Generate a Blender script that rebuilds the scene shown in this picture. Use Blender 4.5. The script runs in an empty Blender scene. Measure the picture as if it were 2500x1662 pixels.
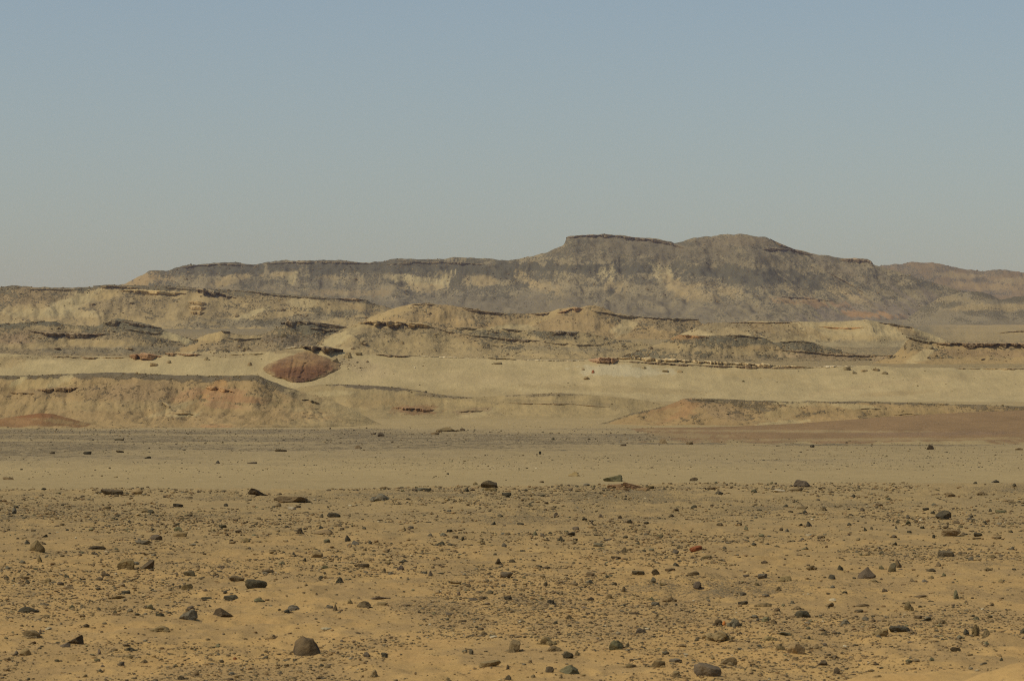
import bpy, math, random
import numpy as np
from mathutils import Vector

# ------------------------------------------------------------------ scene, camera, light
scn = bpy.context.scene
COL = scn.collection
rad = math.radians
CAM_Z = 2.0                 # eye height above the flat, metres
HFOV = rad(18.0)
F = 1250.0 / math.tan(HFOV / 2)      # focal length in photo pixels (photo 2500 wide)
HZ = 1000.0                 # photo row of the true horizon

cam_d = bpy.data.cameras.new("camera")
cam = bpy.data.objects.new("camera", cam_d)
COL.objects.link(cam)
scn.camera = cam
cam.location = (0, 0, CAM_Z)
cam.rotation_euler = (rad(90), 0, 0)
cam_d.sensor_width = 36.0
cam_d.angle = HFOV
cam_d.shift_y = (HZ - 831.0) / 2500.0
cam_d.clip_start = 0.5
cam_d.clip_end = 30000
cam_d.dof.use_dof = True
cam_d.dof.focus_distance = 160.0
cam_d.dof.aperture_fstop = 11.0

SUN_EL, SUN_AZ = 53.0, -113.0      # azimuth from +Y (view direction), negative = from the left
world = bpy.data.worlds.new("World")
scn.world = world
world.use_nodes = True
wn = world.node_tree.nodes
sky = wn.new("ShaderNodeTexSky")
sky.sky_type = 'NISHITA'
sky.sun_disc = False
sky.sun_elevation = rad(SUN_EL)
sky.sun_rotation = rad(SUN_AZ)
sky.altitude = 200
sky.air_density = 1.12
sky.dust_density = 1.6
sky.ozone_density = 1.75
warm = wn.new("ShaderNodeVectorMath"); warm.operation = 'MULTIPLY'
warm.inputs[1].default_value = (1.008, 0.996, 0.988)
world.node_tree.links.new(sky.outputs[0], warm.inputs[0])
world.node_tree.links.new(warm.outputs[0], wn["Background"].inputs[0])
wn["Background"].inputs[1].default_value = 0.103

sl = bpy.data.lights.new("sun", 'SUN')
sl.energy = 3.15
sl.angle = rad(0.9)
sl.color = (1.0, 0.93, 0.79)
sun = bpy.data.objects.new("sun", sl)
COL.objects.link(sun)
sv = Vector((math.sin(rad(SUN_AZ)) * math.cos(rad(SUN_EL)), math.cos(rad(SUN_AZ)) * math.cos(rad(SUN_EL)), math.sin(rad(SUN_EL))))
sun.rotation_euler = sv.to_track_quat('Z', 'Y').to_euler()
sun.location = sv * 300

scn.view_settings.view_transform = 'Standard'
scn.view_settings.look = 'None'
scn.view_settings.gamma = 1.0
scn.view_settings.use_curve_mapping = False
scn.view_settings.exposure = -0.22
scn.cycles.use_denoising = False
scn.cycles.filter_width = 1.05
scn.cycles.max_bounces = 4
scn.cycles.diffuse_bounces = 2
scn.cycles.glossy_bounces = 1
scn.cycles.volume_bounces = 1
scn.cycles.caustics_reflective = False

# ------------------------------------------------------------------ noise (numpy)
def _hash(ix, iy, seed):
    h = (ix.astype(np.int64) * 374761393 + iy.astype(np.int64) * 668265263 + seed * 144665) & 0xffffffff
    h = ((h ^ (h >> 13)) * 1274126177) & 0xffffffff
    return ((h ^ (h >> 16)) & 0xffffff) / float(0xffffff)

def vnoise(x, y, seed=0):
    x, y = np.broadcast_arrays(np.asarray(x, float), np.asarray(y, float))
    ix, iy = np.floor(x), np.floor(y)
    fx, fy = x - ix, y - iy
    ux, uy = fx * fx * fx * (fx * (fx * 6 - 15) + 10), fy * fy * fy * (fy * (fy * 6 - 15) + 10)
    a, b = _hash(ix, iy, seed), _hash(ix + 1, iy, seed)
    c, d = _hash(ix, iy + 1, seed), _hash(ix + 1, iy + 1, seed)
    return (a + (b - a) * ux) * (1 - uy) + (c + (d - c) * ux) * uy

def fbm(x, y, seed=0, octs=4, gain=0.5, lac=2.03):
    x, y = np.asarray(x, float), np.asarray(y, float)
    s, a, t = 0.0, 1.0, 0.0
    for o in range(octs):
        s = s + a * vnoise(x * lac ** o + 17.3 * o, y * lac ** o - 9.1 * o, seed + o * 31)
        t += a
        a *= gain
    return s / t                                   # 0..1, mean 0.5

def ridged(x, y, seed=0, octs=3):
    s, a, t = 0.0, 1.0, 0.0
    for o in range(octs):
        s = s + a * (1 - np.abs(2 * vnoise(x * 2.1 ** o + 5.7 * o, y * 2.1 ** o, seed + o * 13) - 1))
        t += a
        a *= 0.5
    return s / t

def sstep(a, b, x):
    t = np.clip((x - a) / (b - a), 0, 1)
    return t * t * (3 - 2 * t)

def lerp(a, b, t):
    return a + (b - a) * t

# ------------------------------------------------------------------ colours (albedo, linear)
C = dict(
    sand=(0.428, 0.284, 0.118), sandmid=(0.335, 0.258, 0.135), pale=(0.42, 0.345, 0.19), yel=(0.40, 0.302, 0.148),
    cream=(0.41, 0.327, 0.178), gravel=(0.190, 0.152, 0.098), dark=(0.098, 0.092, 0.066), brown=(0.215, 0.158, 0.09),
    red=(0.25, 0.12, 0.05), redplain=(0.245, 0.160, 0.083), apron=(0.195, 0.168, 0.112), tan=(0.32, 0.232, 0.115),
    orange=(0.36, 0.205, 0.085), olive=(0.238, 0.186, 0.106), slate=(0.135, 0.122, 0.083), white=(0.50, 0.435, 0.31))
WARM = np.array((0.975, 0.925, 0.775))
C = {k: np.array(v) * WARM for k, v in C.items()}

def colour(c):
    return C[c] if isinstance(c, str) else np.array(c) * WARM

# ------------------------------------------------------------------ materials
def nd(nt, kind, **kw):
    n = nt.nodes.new(kind)
    for k, v in kw.items():
        if k == 'op': n.operation = v
        else: n.inputs[k].default_value = v
    return n

def mixrgb(nt, fac, a, b, mode='MIX'):
    m = nt.nodes.new('ShaderNodeMix'); m.data_type = 'RGBA'; m.blend_type = mode
    for sock, v in ((m.inputs[0], fac), (m.inputs[6], a), (m.inputs[7], b)):
        if hasattr(v, 'is_output'): nt.links.new(v, sock)
        elif isinstance(v, (int, float)): sock.default_value = v
        else: sock.default_value = (*v, 1)
    return m.outputs[2]

def math_n(nt, op, a, b=None, c=None, clamp=False):
    m = nt.nodes.new('ShaderNodeMath'); m.operation = op; m.use_clamp = clamp
    for i, v in enumerate((a, b, c)):
        if v is None: continue
        if hasattr(v, 'is_output'): nt.links.new(v, m.inputs[i])
        else: m.inputs[i].default_value = v
    return m.outputs[0]

def terrain_material(name, speck, stone, squash=0.3, bump=0.5, var=0.35, soft=0.06):
    """tint attribute = sand or rock colour, cover attribute = how much of it is strewn with stones; speck = stone size in metres"""
    m = bpy.data.materials.new(name); m.use_nodes = True
    nt = m.node_tree; L = nt.links
    b = nt.nodes['Principled BSDF']
    b.inputs['Roughness'].default_value = 0.95
    b.inputs['Specular IOR Level'].default_value = 0.08
    geo = nd(nt, 'ShaderNodeNewGeometry')
    mp = nd(nt, 'ShaderNodeMapping'); mp.inputs['Scale'].default_value = (1, squash, 1)
    L.new(geo.outputs['Position'], mp.inputs['Vector'])
    at = nt.nodes.new('ShaderNodeAttribute'); at.attribute_name = 'tint'
    co = nt.nodes.new('ShaderNodeAttribute'); co.attribute_name = 'cover'
    def noise(scale, detail, rough):
        n = nd(nt, 'ShaderNodeTexNoise'); n.inputs['Scale'].default_value = scale
        n.inputs['Detail'].default_value = detail; n.inputs['Roughness'].default_value = rough
        L.new(mp.outputs[0], n.inputs['Vector']); return n.outputs['Fac']
    fine = noise(1.0 / speck, 4, 0.7)
    mid = noise(0.16 / speck, 5, 0.6)
    big = noise(0.03 / speck, 3, 0.55)
    v = math_n(nt, 'ADD', math_n(nt, 'MULTIPLY', fine, var * 1.0), math_n(nt, 'MULTIPLY', mid, var * 0.9))
    v = math_n(nt, 'ADD', v, math_n(nt, 'MULTIPLY', big, var * 0.5))
    v = math_n(nt, 'ADD', v, 1.0 - var * 1.2)
    sc = nd(nt, 'ShaderNodeVectorMath', op='SCALE'); L.new(at.outputs['Color'], sc.inputs[0]); L.new(v, sc.inputs['Scale'])
    # stones: where a stone-sized noise falls under the coverage
    th = math_n(nt, 'SUBTRACT', math_n(nt, 'ADD', math_n(nt, 'MULTIPLY', co.outputs['Fac'], 0.62), 0.19), fine)
    th = math_n(nt, 'ADD', th, math_n(nt, 'MULTIPLY', math_n(nt, 'SUBTRACT', mid, 0.5), 0.25))
    mask = math_n(nt, 'DIVIDE', th, soft, clamp=True)
    st = nd(nt, 'ShaderNodeVectorMath', op='SCALE'); st.inputs[0].default_value = tuple(stone); L.new(v, st.inputs['Scale'])
    col = mixrgb(nt, math_n(nt, 'MULTIPLY', mask, 0.85), sc.outputs[0], st.outputs[0])
    L.new(col, b.inputs['Base Color'])
    bp = nd(nt, 'ShaderNodeBump'); bp.inputs['Strength'].default_value = bump; bp.inputs['Distance'].default_value = speck * 0.5
    h = math_n(nt, 'ADD', math_n(nt, 'MULTIPLY', fine, 0.5), math_n(nt, 'MULTIPLY', mid, 1.6))
    h = math_n(nt, 'ADD', h, math_n(nt, 'MULTIPLY', mask, 0.45))
    L.new(h, bp.inputs['Height']); L.new(bp.outputs[0], b.inputs['Normal'])
    return m

def rock_material(name, scale, source='obj', bump=0.6, dusty=0.35):
    """colour comes from the object colour ('obj') or from the tint attribute ('tint'); sand dust lies in noise patches"""
    m = bpy.data.materials.new(name); m.use_nodes = True
    nt = m.node_tree; L = nt.links
    b = nt.nodes['Principled BSDF']
    b.inputs['Roughness'].default_value = 0.9
    b.inputs['Specular IOR Level'].default_value = 0.15
    geo = nd(nt, 'ShaderNodeNewGeometry')
    if source == 'obj':
        oi = nt.nodes.new('ShaderNodeObjectInfo'); base = oi.outputs['Color']
    else:
        a = nt.nodes.new('ShaderNodeAttribute'); a.attribute_name = 'tint'; base = a.outputs['Color']
    def noise(s, d, r):
        n = nd(nt, 'ShaderNodeTexNoise'); n.inputs['Scale'].default_value = s
        n.inputs['Detail'].default_value = d; n.inputs['Roughness'].default_value = r
        L.new(geo.outputs['Position'], n.inputs['Vector']); return n.outputs['Fac']
    a1, a2 = noise(scale, 6, 0.7), noise(scale * 0.22, 4, 0.6)
    v = math_n(nt, 'ADD', math_n(nt, 'MULTIPLY', a1, 1.0), math_n(nt, 'MULTIPLY', a2, 0.8))
    v = math_n(nt, 'ADD', v, 0.1)
    sc = nd(nt, 'ShaderNodeVectorMath', op='SCALE'); L.new(base, sc.inputs[0]); L.new(v, sc.inputs['Scale'])
    dm = math_n(nt, 'MULTIPLY', math_n(nt, 'SUBTRACT', a2, 0.52), 6.0, clamp=True)
    col = mixrgb(nt, math_n(nt, 'MULTIPLY', dm, dusty), sc.outputs[0], tuple(C['sand'] * 0.85))
    L.new(col, b.inputs['Base Color'])
    bp = nd(nt, 'ShaderNodeBump'); bp.inputs['Strength'].default_value = bump; bp.inputs['Distance'].default_value = 0.25 / scale
    L.new(math_n(nt, 'ADD', a1, math_n(nt, 'MULTIPLY', a2, 1.5)), bp.inputs['Height']); L.new(bp.outputs[0], b.inputs['Normal'])
    return m

# ------------------------------------------------------------------ mesh helpers
def tag(o, label=None, cat=None, group=None, kind=None):
    if label: o['label'] = label
    if cat: o['category'] = cat
    if group: o['group'] = group
    if kind: o['kind'] = kind
    return o

def mesh_from(name, co, faces, mat, tint=None, cover=None, smooth=True):
    """co (n,3); faces (m,3) or (m,4)"""
    me = bpy.data.meshes.new(name)
    k = faces.shape[1]
    me.vertices.add(len(co)); me.vertices.foreach_set('co', np.ascontiguousarray(co, np.float32).ravel())
    me.loops.add(faces.size); me.loops.foreach_set('vertex_index', np.ascontiguousarray(faces, np.int32).ravel())
    me.polygons.add(len(faces)); me.polygons.foreach_set('loop_start', np.arange(0, faces.size, k, dtype=np.int32))
    me.polygons.foreach_set('loop_total', np.full(len(faces), k, np.int32))
    me.polygons.foreach_set('use_smooth', np.full(len(faces), smooth, bool))
    me.update(calc_edges=True)
    if tint is not None:
        a = me.attributes.new('tint', 'FLOAT_COLOR', 'POINT')
        a.data.foreach_set('color', np.concatenate([tint, np.ones((len(tint), 1))], 1).astype(np.float32).ravel())
    if cover is not None:
        a = me.attributes.new('cover', 'FLOAT', 'POINT'); a.data.foreach_set('value', cover.astype(np.float32).ravel())
    me.materials.append(mat)
    return me

def link(name, me, parent=None):
    o = bpy.data.objects.new(name, me); COL.objects.link(o)
    if parent: o.parent = parent
    return o

def grid_faces(nr, nc):
    i = np.arange(nr - 1)[:, None] * nc + np.arange(nc - 1)[None, :]
    i = i.ravel()
    return np.stack([i, i + 1, i + nc + 1, i + nc], 1)

def poly(pts, x):
    p = np.array(pts, float)
    return np.interp(x, p[:, 0], p[:, 1])

# ------------------------------------------------------------------ the lie of the ground
GK = np.array([(0, 0), (60, 0.0), (81, 0.05), (92, -0.26), (135, -0.24), (200, -0.12), (300, 0.1), (335, 0.25), (400, 1.2), (470, 2.5),
               (530, 3.55), (575, 7.2), (640, 10.6), (868, 16.6), (1240, 33.0), (1900, 52), (2080, 59.5), (2300, 70), (3500, 98), (6000, 118)], float)

def ground(X, Y):
    X = np.asarray(X, float); Y = np.asarray(Y, float)
    lip = 9.0 * (vnoise(X / 7.0, 3.3, 5) - 0.5) + 0.22 * np.clip(X, -20, 20) * sstep(40, 80, Y) * (1 - sstep(85, 160, Y))
    z = np.interp(np.maximum(Y - lip * sstep(50, 80, Y) * (1 - sstep(90, 200, Y)), 0), GK[:, 0], GK[:, 1])
    r = np.hypot(X, Y)
    amp = np.where(r < 75, 0.05, np.where(r < 95, 0.09, 0.16)) * np.clip(r / 300.0, 1, 5) ** 0.8
    z = z + amp * (fbm(X / 5.0, Y / 7.0, 3, 3) - 0.5) * (0.35 + 0.65 * sstep(12, 30, r)) + 0.022 * (fbm(X / 0.6, Y / 0.9, 8, 3) - 0.5) * (1 - sstep(60, 120, r))
    z = z + sstep(30, 60, r) * (1 - sstep(400, 900, r)) * 0.12 * (fbm(X / 21.0, Y / 34.0, 12, 2) - 0.5)
    # the sandy bank close by
    q = np.exp(-(((X - 2.9) / 2.7) ** 2 + ((Y - 15.0) / 4.0) ** 2) ** 1.2)
    z = z + 0.80 * q * (1 + 0.40 * (fbm(X / 0.9, Y / 1.2, 21, 4) - 0.5))
    # lumps and hollows of a stony desert floor
    near = 1 - sstep(78, 92, r)
    lump = fbm(X / 0.55, Y / 0.8, 31, 3) - 0.5
    z = z + near * (0.030 + 0.0011 * np.minimum(r, 90)) * (lump * 0.9 + 0.55 * np.maximum(vnoise(X / 0.22, Y / 0.3, 33) - 0.55, 0) + 0.45 * np.maximum(vnoise(X / 0.11, Y / 0.17, 35) - 0.5, 0) * (1 - sstep(38, 60, r))) * (0.5 + sstep(0.35, 0.65, vnoise(X / 2.7, Y / 4.5, 34)))
    return z

def proj(X, Y, Z):
    return 1250 + X / Y * F, HZ - (Z - CAM_Z) / Y * F

_D = np.concatenate([np.arange(8, 40, 0.06), np.arange(40, 130, 0.2), np.arange(130, 420, 0.6), np.arange(420, 1300, 2.0)])
def on_ground(px, py):
    """first point of the ground met by the sight line through photo pixel px, py"""
    X = (px - 1250) / F * _D; Z = CAM_Z - (py - HZ) / F * _D
    g = ground(X, _D)
    k = np.argmax(Z <= g)
    if k == 0: k = len(_D) - 1
    d = _D[k]
    return float((px - 1250) / F * d), float(d), float(ground((px - 1250) / F * d, d))
# ------------------------------------------------------------------ terrain builders
MAT_NEAR = terrain_material("stony_sand", 0.032, (.17, .128, .066), squash=0.5, bump=0.9, var=0.55, soft=0.07)
MAT_MID = terrain_material("desert_slope", 0.40, C['gravel'] * 0.85, squash=0.4, bump=0.95, var=0.38)
MAT_BACK = terrain_material("badland_slope", 0.85, C['slate'], squash=0.4, bump=0.95, var=0.38)
MAT_FAR = terrain_material("far_talus", 1.4, C['dark'] * 1.02, squash=0.42, bump=0.4, var=0.20, soft=0.10)
MAT_LEDGE = rock_material("ledge_rock", 0.8, 'tint', 0.7, 0.35)
MAT_STONE = rock_material("loose_stone", 22.0, 'obj', 0.8, 0.17)
MAT_FAR_STONE = rock_material("hillside_stone", 1.6, 'obj', 0.6, 0.30)
MAT_PEBBLE = rock_material("pebble_rock", 30.0, 'tint', 0.3, 0.2)

def paint(tint, cover, px, py, ops, seed, rag=1.0):
    """ops: (cx, cy, rx, ry, slope, colour or None, strength, cover or None) - soft patches of another sand, gravel or rock, or of painted light and shade, edges broken by noise"""
    n = fbm(px / 26.0, py / 11.0, seed + 77, 4)
    n2 = fbm((px + 0.8 * py) / 7.0, py / 4.5, seed + 78, 3)
    if rag > 1.5:                           # on the far ridge the patches are drawn out down the slope
        sg = lerp(1.6 * (fbm(px / 170.0, 0.3, seed + 79, 2) - 0.5), 1.25, sstep(1350, 1750, px))
        n = fbm((px - sg * py) / 15.0, py / 40.0, seed + 77, 4); n2 = fbm((px - sg * py) / 5.0, py / 26.0, seed + 78, 4)
    for (cx, cy, rx, ry, sl, col, s, cv, *soft) in ops:
        dx = (px - cx) / rx
        dy = (py - cy - sl * (px - cx)) / ry
        r = np.sqrt(dx * dx + dy * dy) + rag * (0.8 * (n - 0.5) + 0.7 * (n2 - 0.5))
        m = s * (1 - (sstep(0.3, 1.35, r) if soft else sstep(0.72, 1.08, r)))
        if col is not None:
            tint[:] = lerp(tint, colour(col), m[..., None])
        if cv is not None:
            cover[:] = lerp(cover, cv, m)
    return tint, cover

HILLS = []
class Hill:
    pass

def hill(name, crest, dc, mat, base='sandmid', cap=None, cap_h=0.0, k=2.8, depth=None, profile=None, nx=700, ns=70, gul=(60, 0.0), rough=0.3,
         jag=1.0, cover0=0.15, ops=(), back=2.5, seed=1, label=None, cap_cover=None, wander=0.0, rubble=0.55, rub_col='olive', cap_to=None, foot=None, crag=None, rag=1.15):
    """a hill whose skyline runs along crest [(photo x, photo y)] at dc metres; its face runs down to the ground in front, its back behind"""
    x0, x1 = crest[0][0], crest[-1][0]
    nx, ns = int(nx * 0.64), int(ns * 0.60)
    px = np.linspace(x0, x1, nx)
    cy = poly(crest, px)
    cy = cy + jag * (fbm(px / 14.0, 0.5, seed, 4) - 0.5) * 6 + jag * (fbm(px / 60.0, 1.5, seed + 3, 2) - 0.5) * 4
    D = dc + wander * (fbm(px / 120.0, 2.5, seed + 5, 3) - 0.5) * 2
    Xc = (px - 1250) / F * D
    Zc = CAM_Z - (cy - HZ) / F * D
    H = np.maximum(Zc - ground(Xc, D), 0.05)
    Hs = np.convolve(np.pad(H, 12, mode='edge'), np.ones(25) / 25, 'valid')
    dep = np.full(nx, float(depth)) if depth else np.maximum(k * Hs, 0.6) + 0.5
    P = np.array(profile or [(0, 0), (0.25, 0.10), (0.5, 0.33), (0.75, 0.66), (0.9, 0.88), (1, 1)], float)
    t = np.concatenate([[-0.12], np.linspace(0, 1, ns) ** 0.9])
    tb = np.linspace(0, 1, 10)[1:] ** 1.4
    T = np.concatenate([t, 1 + tb])
    nr = len(T)
    Dg = np.empty((nr, nx)); Zg = np.empty((nr, nx))
    p = np.interp(np.clip(t, 0, 1), P[:, 0], P[:, 1])
    for i in range(nr):
        if T[i] <= 1:
            Dg[i] = D - dep * (1 - T[i])
        else:
            Dg[i] = D + back * Hs * (T[i] - 1) + (T[i] - 1) * 3
    PXg = np.broadcast_to(px, (nr, nx))
    Xg = (PXg - 1250) / F * D[None, :]              # columns run straight back, parallel to the view
    G = ground(Xg, Dg)
    Tc = np.broadcast_to(np.clip(T, 0, 1)[:, None], (nr, nx))
    L, A = gul
    # gullies and spurs down the face
    warp = 1.3 * (fbm(Xg / (L * 1.9), Tc * 1.3, seed + 9, 3) - 0.5)
    lean = 0.7 * (fbm(Xg / (L * 3.1), 0.9, seed + 10, 2) - 0.5)
    gu = 0.55 * (ridged(Xg / L + warp + lean * Tc * 1.6, Tc * 0.9 + 0.2, seed + 11, 3) - 0.55) + 0.9 * (fbm(Xg / (L * 0.9) + warp, Tc * 2.2, seed + 12, 4) - 0.5)
    env = np.sin(np.pi * np.clip(Tc * 0.95 + 0.02, 0, 1)) ** 0.8
    sh = np.clip(Tc + 0.10 * A * (fbm(Xg / (L * 0.8), 0.3, seed + 15, 2) - 0.5) * env, 0, 1)
    pf = np.interp(sh, P[:, 0], P[:, 1])
    Zf = G + (Zc - ground(Xc, D))[None, :] * pf + Hs[None, :] * A * 0.26 * gu * env
    rill = ridged(Xg / (L * 0.26) + 1.6 * warp + lean * Tc * 4.0, Tc * 1.1 + 3.3, seed + 14, 3) - 0.5
    Zf = Zf - Hs[None, :] * min(A, 1.5) * 0.075 * rill * env * sstep(0.35, 0.6, fbm(Xg / (L * 1.3), Tc * 1.5 + 7, seed + 16, 3))
    rough_m = rough * np.clip(Hs, 0.3, None)[None, :] * 0.12
    Zf = Zf + rough_m * (fbm(Xg / (L * 0.16), Dg / (L * 0.22), seed + 21, 4) - 0.5) * (1 - 0.75 * sstep(0.9, 1.0, Tc))
    if crag is not None:                    # broken crags: (photo row from, to, height in metres)
        yy = HZ - (Zf - CAM_Z) / Dg * F + 14 * (fbm(PXg / 70.0, 0.7, seed + 71, 3) - 0.5)
        m = sstep(crag[0] - 8, crag[0] + 4, yy) * (1 - sstep(crag[1] - 12, crag[1] + 6, yy))
        Zf = Zf + m * crag[2] * (fbm(PXg / 16.0, Tc * 22.0, seed + 72, 4) - 0.5 + 0.5 * (fbm(PXg / 5.5, Tc * 44.0, seed + 73, 3) - 0.5)) * 1.6 * (1 - sstep(0.90, 0.97, Tc))
    bk = np.clip((T - 1), 0, 1)[:, None]
    Zb = Zc[None, :] + (G - 0.6 - Zc[None, :]) * (bk ** 1.3)
    Zg = np.where(T[:, None] <= 1, Zf, Zb)
    Zg[0] = np.minimum(Zf[0], G[0]) - 0.12 * Hs - 0.5
    h = Hill()
    h.px, h.X, h.Y, h.Z, h.T, h.D = px, Xg, Dg, Zg, T, D
    ppx, ppy = proj(Xg, Dg, Zg)
    h.PX, h.PY = ppx, ppy
    tint = np.empty((nr, nx, 3)); tint[:] = colour(base)
    cover = np.full((nr, nx), cover0)
    if foot is not None:                    # colour of the sand that laps up over the foot
        fc, f0 = foot
        m = 1 - sstep(f0 * 0.4, f0, Tc + 0.35 * (fbm(ppx / 40.0, ppy / 12.0, seed + 41, 3) - 0.5))
        tint = lerp(tint, C[fc], m[..., None]); cover = lerp(cover, 0.12, m)
    if cap is not None:                     # a band of another rock along the top, its thickness in photo pixels
        below = (ppy - cy[None, :]) + 0.6 * cap_h * (fbm(ppx / 18.0, ppy / 9.0, seed + 31, 4) - 0.5) * 2
        m = 1 - sstep(cap_h * 0.5, cap_h * 1.15, below)
        m = np.where(T[:, None] > 1.0, 1.0, m)
        if cap_to: m = m * (1 - sstep(cap_to - 30, cap_to + 50, ppx + 0 * m))
        tint = lerp(tint, C[cap], m[..., None])
        if cap_cover is not None: cover = lerp(cover, cap_cover, m)
    if rubble > 0:                          # rubble sheets running aslant down the face, sand between them
        sg = np.sign(fbm(ppx / 260.0, 0.4, seed + 61, 2) - 0.5)
        dg = ppx + 1.6 * sg * ppy
        a1 = fbm(dg / 46.0, ppy / 13.0, seed + 62, 5); a2 = fbm((ppx - 0.8 * sg * ppy) / 17.0, ppy / 8.0, seed + 63, 4)
        m = sstep(0.47, 0.60, 0.62 * a1 + 0.38 * a2 + 0.10 * (Tc - 0.55)) * (0.35 + 0.65 * sstep(0.12, 0.5, Tc))
        tint = lerp(tint, colour(rub_col) * 0.95, (rubble * 0.85 * m)[..., None]); cover = np.clip(cover + 0.33 * rubble * m - 0.10 * rubble * (1 - m), 0, 1)
    tint, cover = paint(tint, cover, ppx, ppy, ops, seed, rag)
    v = 0.86 + 0.28 * fbm(ppx / 60.0, ppy / 14.0, seed + 51, 4)
    tint = tint * v[..., None]
    cover = np.clip(cover + 0.35 * (fbm(ppx / 45.0, ppy / 12.0, seed + 52, 4) - 0.5), 0, 1)
    h.cover = cover; HILLS.append(h)
    co = np.stack([Xg, Dg, Zg], -1).reshape(-1, 3)
    me = mesh_from(name, co, grid_faces(nr, nx), mat, tint.reshape(-1, 3), cover.ravel())
    h.obj = tag(link(name, me), label, kind='structure')
    h.name = name
    return h

def on_hill(h, px, py):
    """the first point of the hill's face met by the sight line through photo pixel px, py"""
    # columns are parallel to the view, so search the nearest projected points
    c = int(np.argmin(np.abs(h.px - px)))
    lo, hi = max(0, c - 40), min(len(h.px), c + 41)
    nf = int((h.T <= 1.0).sum())
    dx = (h.PX[1:nf, lo:hi] - px); dy = (h.PY[1:nf, lo:hi] - py)
    i, j = np.unravel_index(np.argmin(dx * dx + dy * dy), dx.shape)
    i += 1; j += lo
    d = h.Y[i, j]
    return np.array([(px - 1250) / F * d, d, CAM_Z - (py - HZ) / F * d])

def ledge(h, pts, th, col, seed, out=1.0, name='rock_ledge', label=None, step=1.6, under=None, block=2.2, drop=None):
    """a bed of harder rock standing out of the face: layered, broken into blocks, undercut; pts = its top edge in photo pixels, th = thickness"""
    pts = np.array(pts, float)
    n = max(12, int((pts[-1, 0] - pts[0, 0]) / step))
    px = np.linspace(pts[0, 0], pts[-1, 0], n)
    py = np.interp(px, pts[:, 0], pts[:, 1])
    base = np.array([on_hill(h, a, b) for a, b in zip(px, py)])
    ks = 7
    yd = np.convolve(np.pad(base[:, 1], ks // 2, mode='edge'), np.ones(ks) / ks, 'valid')
    base[:, 1] = yd
    base[:, 0] = (px - 1250) / F * yd
    base[:, 2] = CAM_Z - (py - HZ) / F * yd
    thm = th * yd / F
    low = np.array([on_hill(h, a, b + th)[1] for a, b in zip(px, py)])
    low = np.convolve(np.pad(low, ks // 2, mode='edge'), np.ones(ks) / ks, 'valid')
    lean = np.clip(yd - low, 0.0, 4.5 * thm)        # how far the slope runs forward while it drops by the bed's thickness
    u = (px - px[0]) / (px[-1] - px[0])
    end = np.clip(np.minimum(u, 1 - u) * 4, 0.0, 1) ** 0.6
    s = (px - px[0]) / max(th * block, 2.0)
    bid = np.floor(s + 0.5 * vnoise(s * 0.7, 0.2, seed))
    prof = [(-2.2, 0.30), (-0.6, 0.16), (0.30, 0.06), (0.62, -0.05), (0.70, -0.20), (0.52, -0.27), (0.80, -0.36), (0.76, -0.56), (0.50, -0.63),
            (0.62, -0.72), (0.50, -0.92), (0.16, -1.05), (-0.5, -1.2), (-2.0, -1.35)]
    rows, tints = [], []
    c0 = colour(col)
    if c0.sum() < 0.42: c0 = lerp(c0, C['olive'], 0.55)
    cu = lerp(C[under], c0, 0.6) if under else c0 * 0.85  # lower face tinted darker, painting in shade at the undercut
    for r, (f, z) in enumerate(prof):
        layer = r // 3
        b = _hash(bid, np.full(n, layer), seed + 3)
        b2 = _hash(bid, np.full(n, 7 + layer // 2), seed + 5)
        thk = np.clip(2.7 * fbm(px / 17.0, 0.7, seed + 6, 4) - 0.58, 0.07, 1.25) + 0.25 * (b2 - 0.5)
        fo = (f + (0.75 * (b - 0.5) + 0.22 * (vnoise(px / 4.5, r * 1.3, seed + 8) - 0.5)) * (1 if f > 0 else 0.2)) * out * end * thm
        zo = (z + 0.16 * (vnoise(px / 5.0, r * 0.9, seed + 9) - 0.5) + 0.18 * (b2 - 0.5) * (1 if z > -0.1 and f > -1 else 0)) * thm * thk * end
        if f < -1.5: zo = zo - thm * (0.4 if r == 0 else -0.2)
        fo = fo + lean * end * np.clip(thk, 0.1, 1) * (0.80 if 0 < f else (0.0 if r < 2 else 0.66))
        rows.append(np.stack([base[:, 0], base[:, 1] - fo, base[:, 2] + zo], 1))
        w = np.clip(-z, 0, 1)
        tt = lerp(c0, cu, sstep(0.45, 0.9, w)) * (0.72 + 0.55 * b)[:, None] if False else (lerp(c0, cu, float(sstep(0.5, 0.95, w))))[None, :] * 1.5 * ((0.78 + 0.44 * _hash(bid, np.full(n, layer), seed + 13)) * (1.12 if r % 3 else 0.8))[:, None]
        tints.append(tt)
    co = np.concatenate(rows); tt = np.concatenate(tints)
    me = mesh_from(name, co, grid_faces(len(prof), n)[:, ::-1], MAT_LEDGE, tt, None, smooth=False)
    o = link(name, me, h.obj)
    if label: o['label'] = label
    return o

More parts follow.
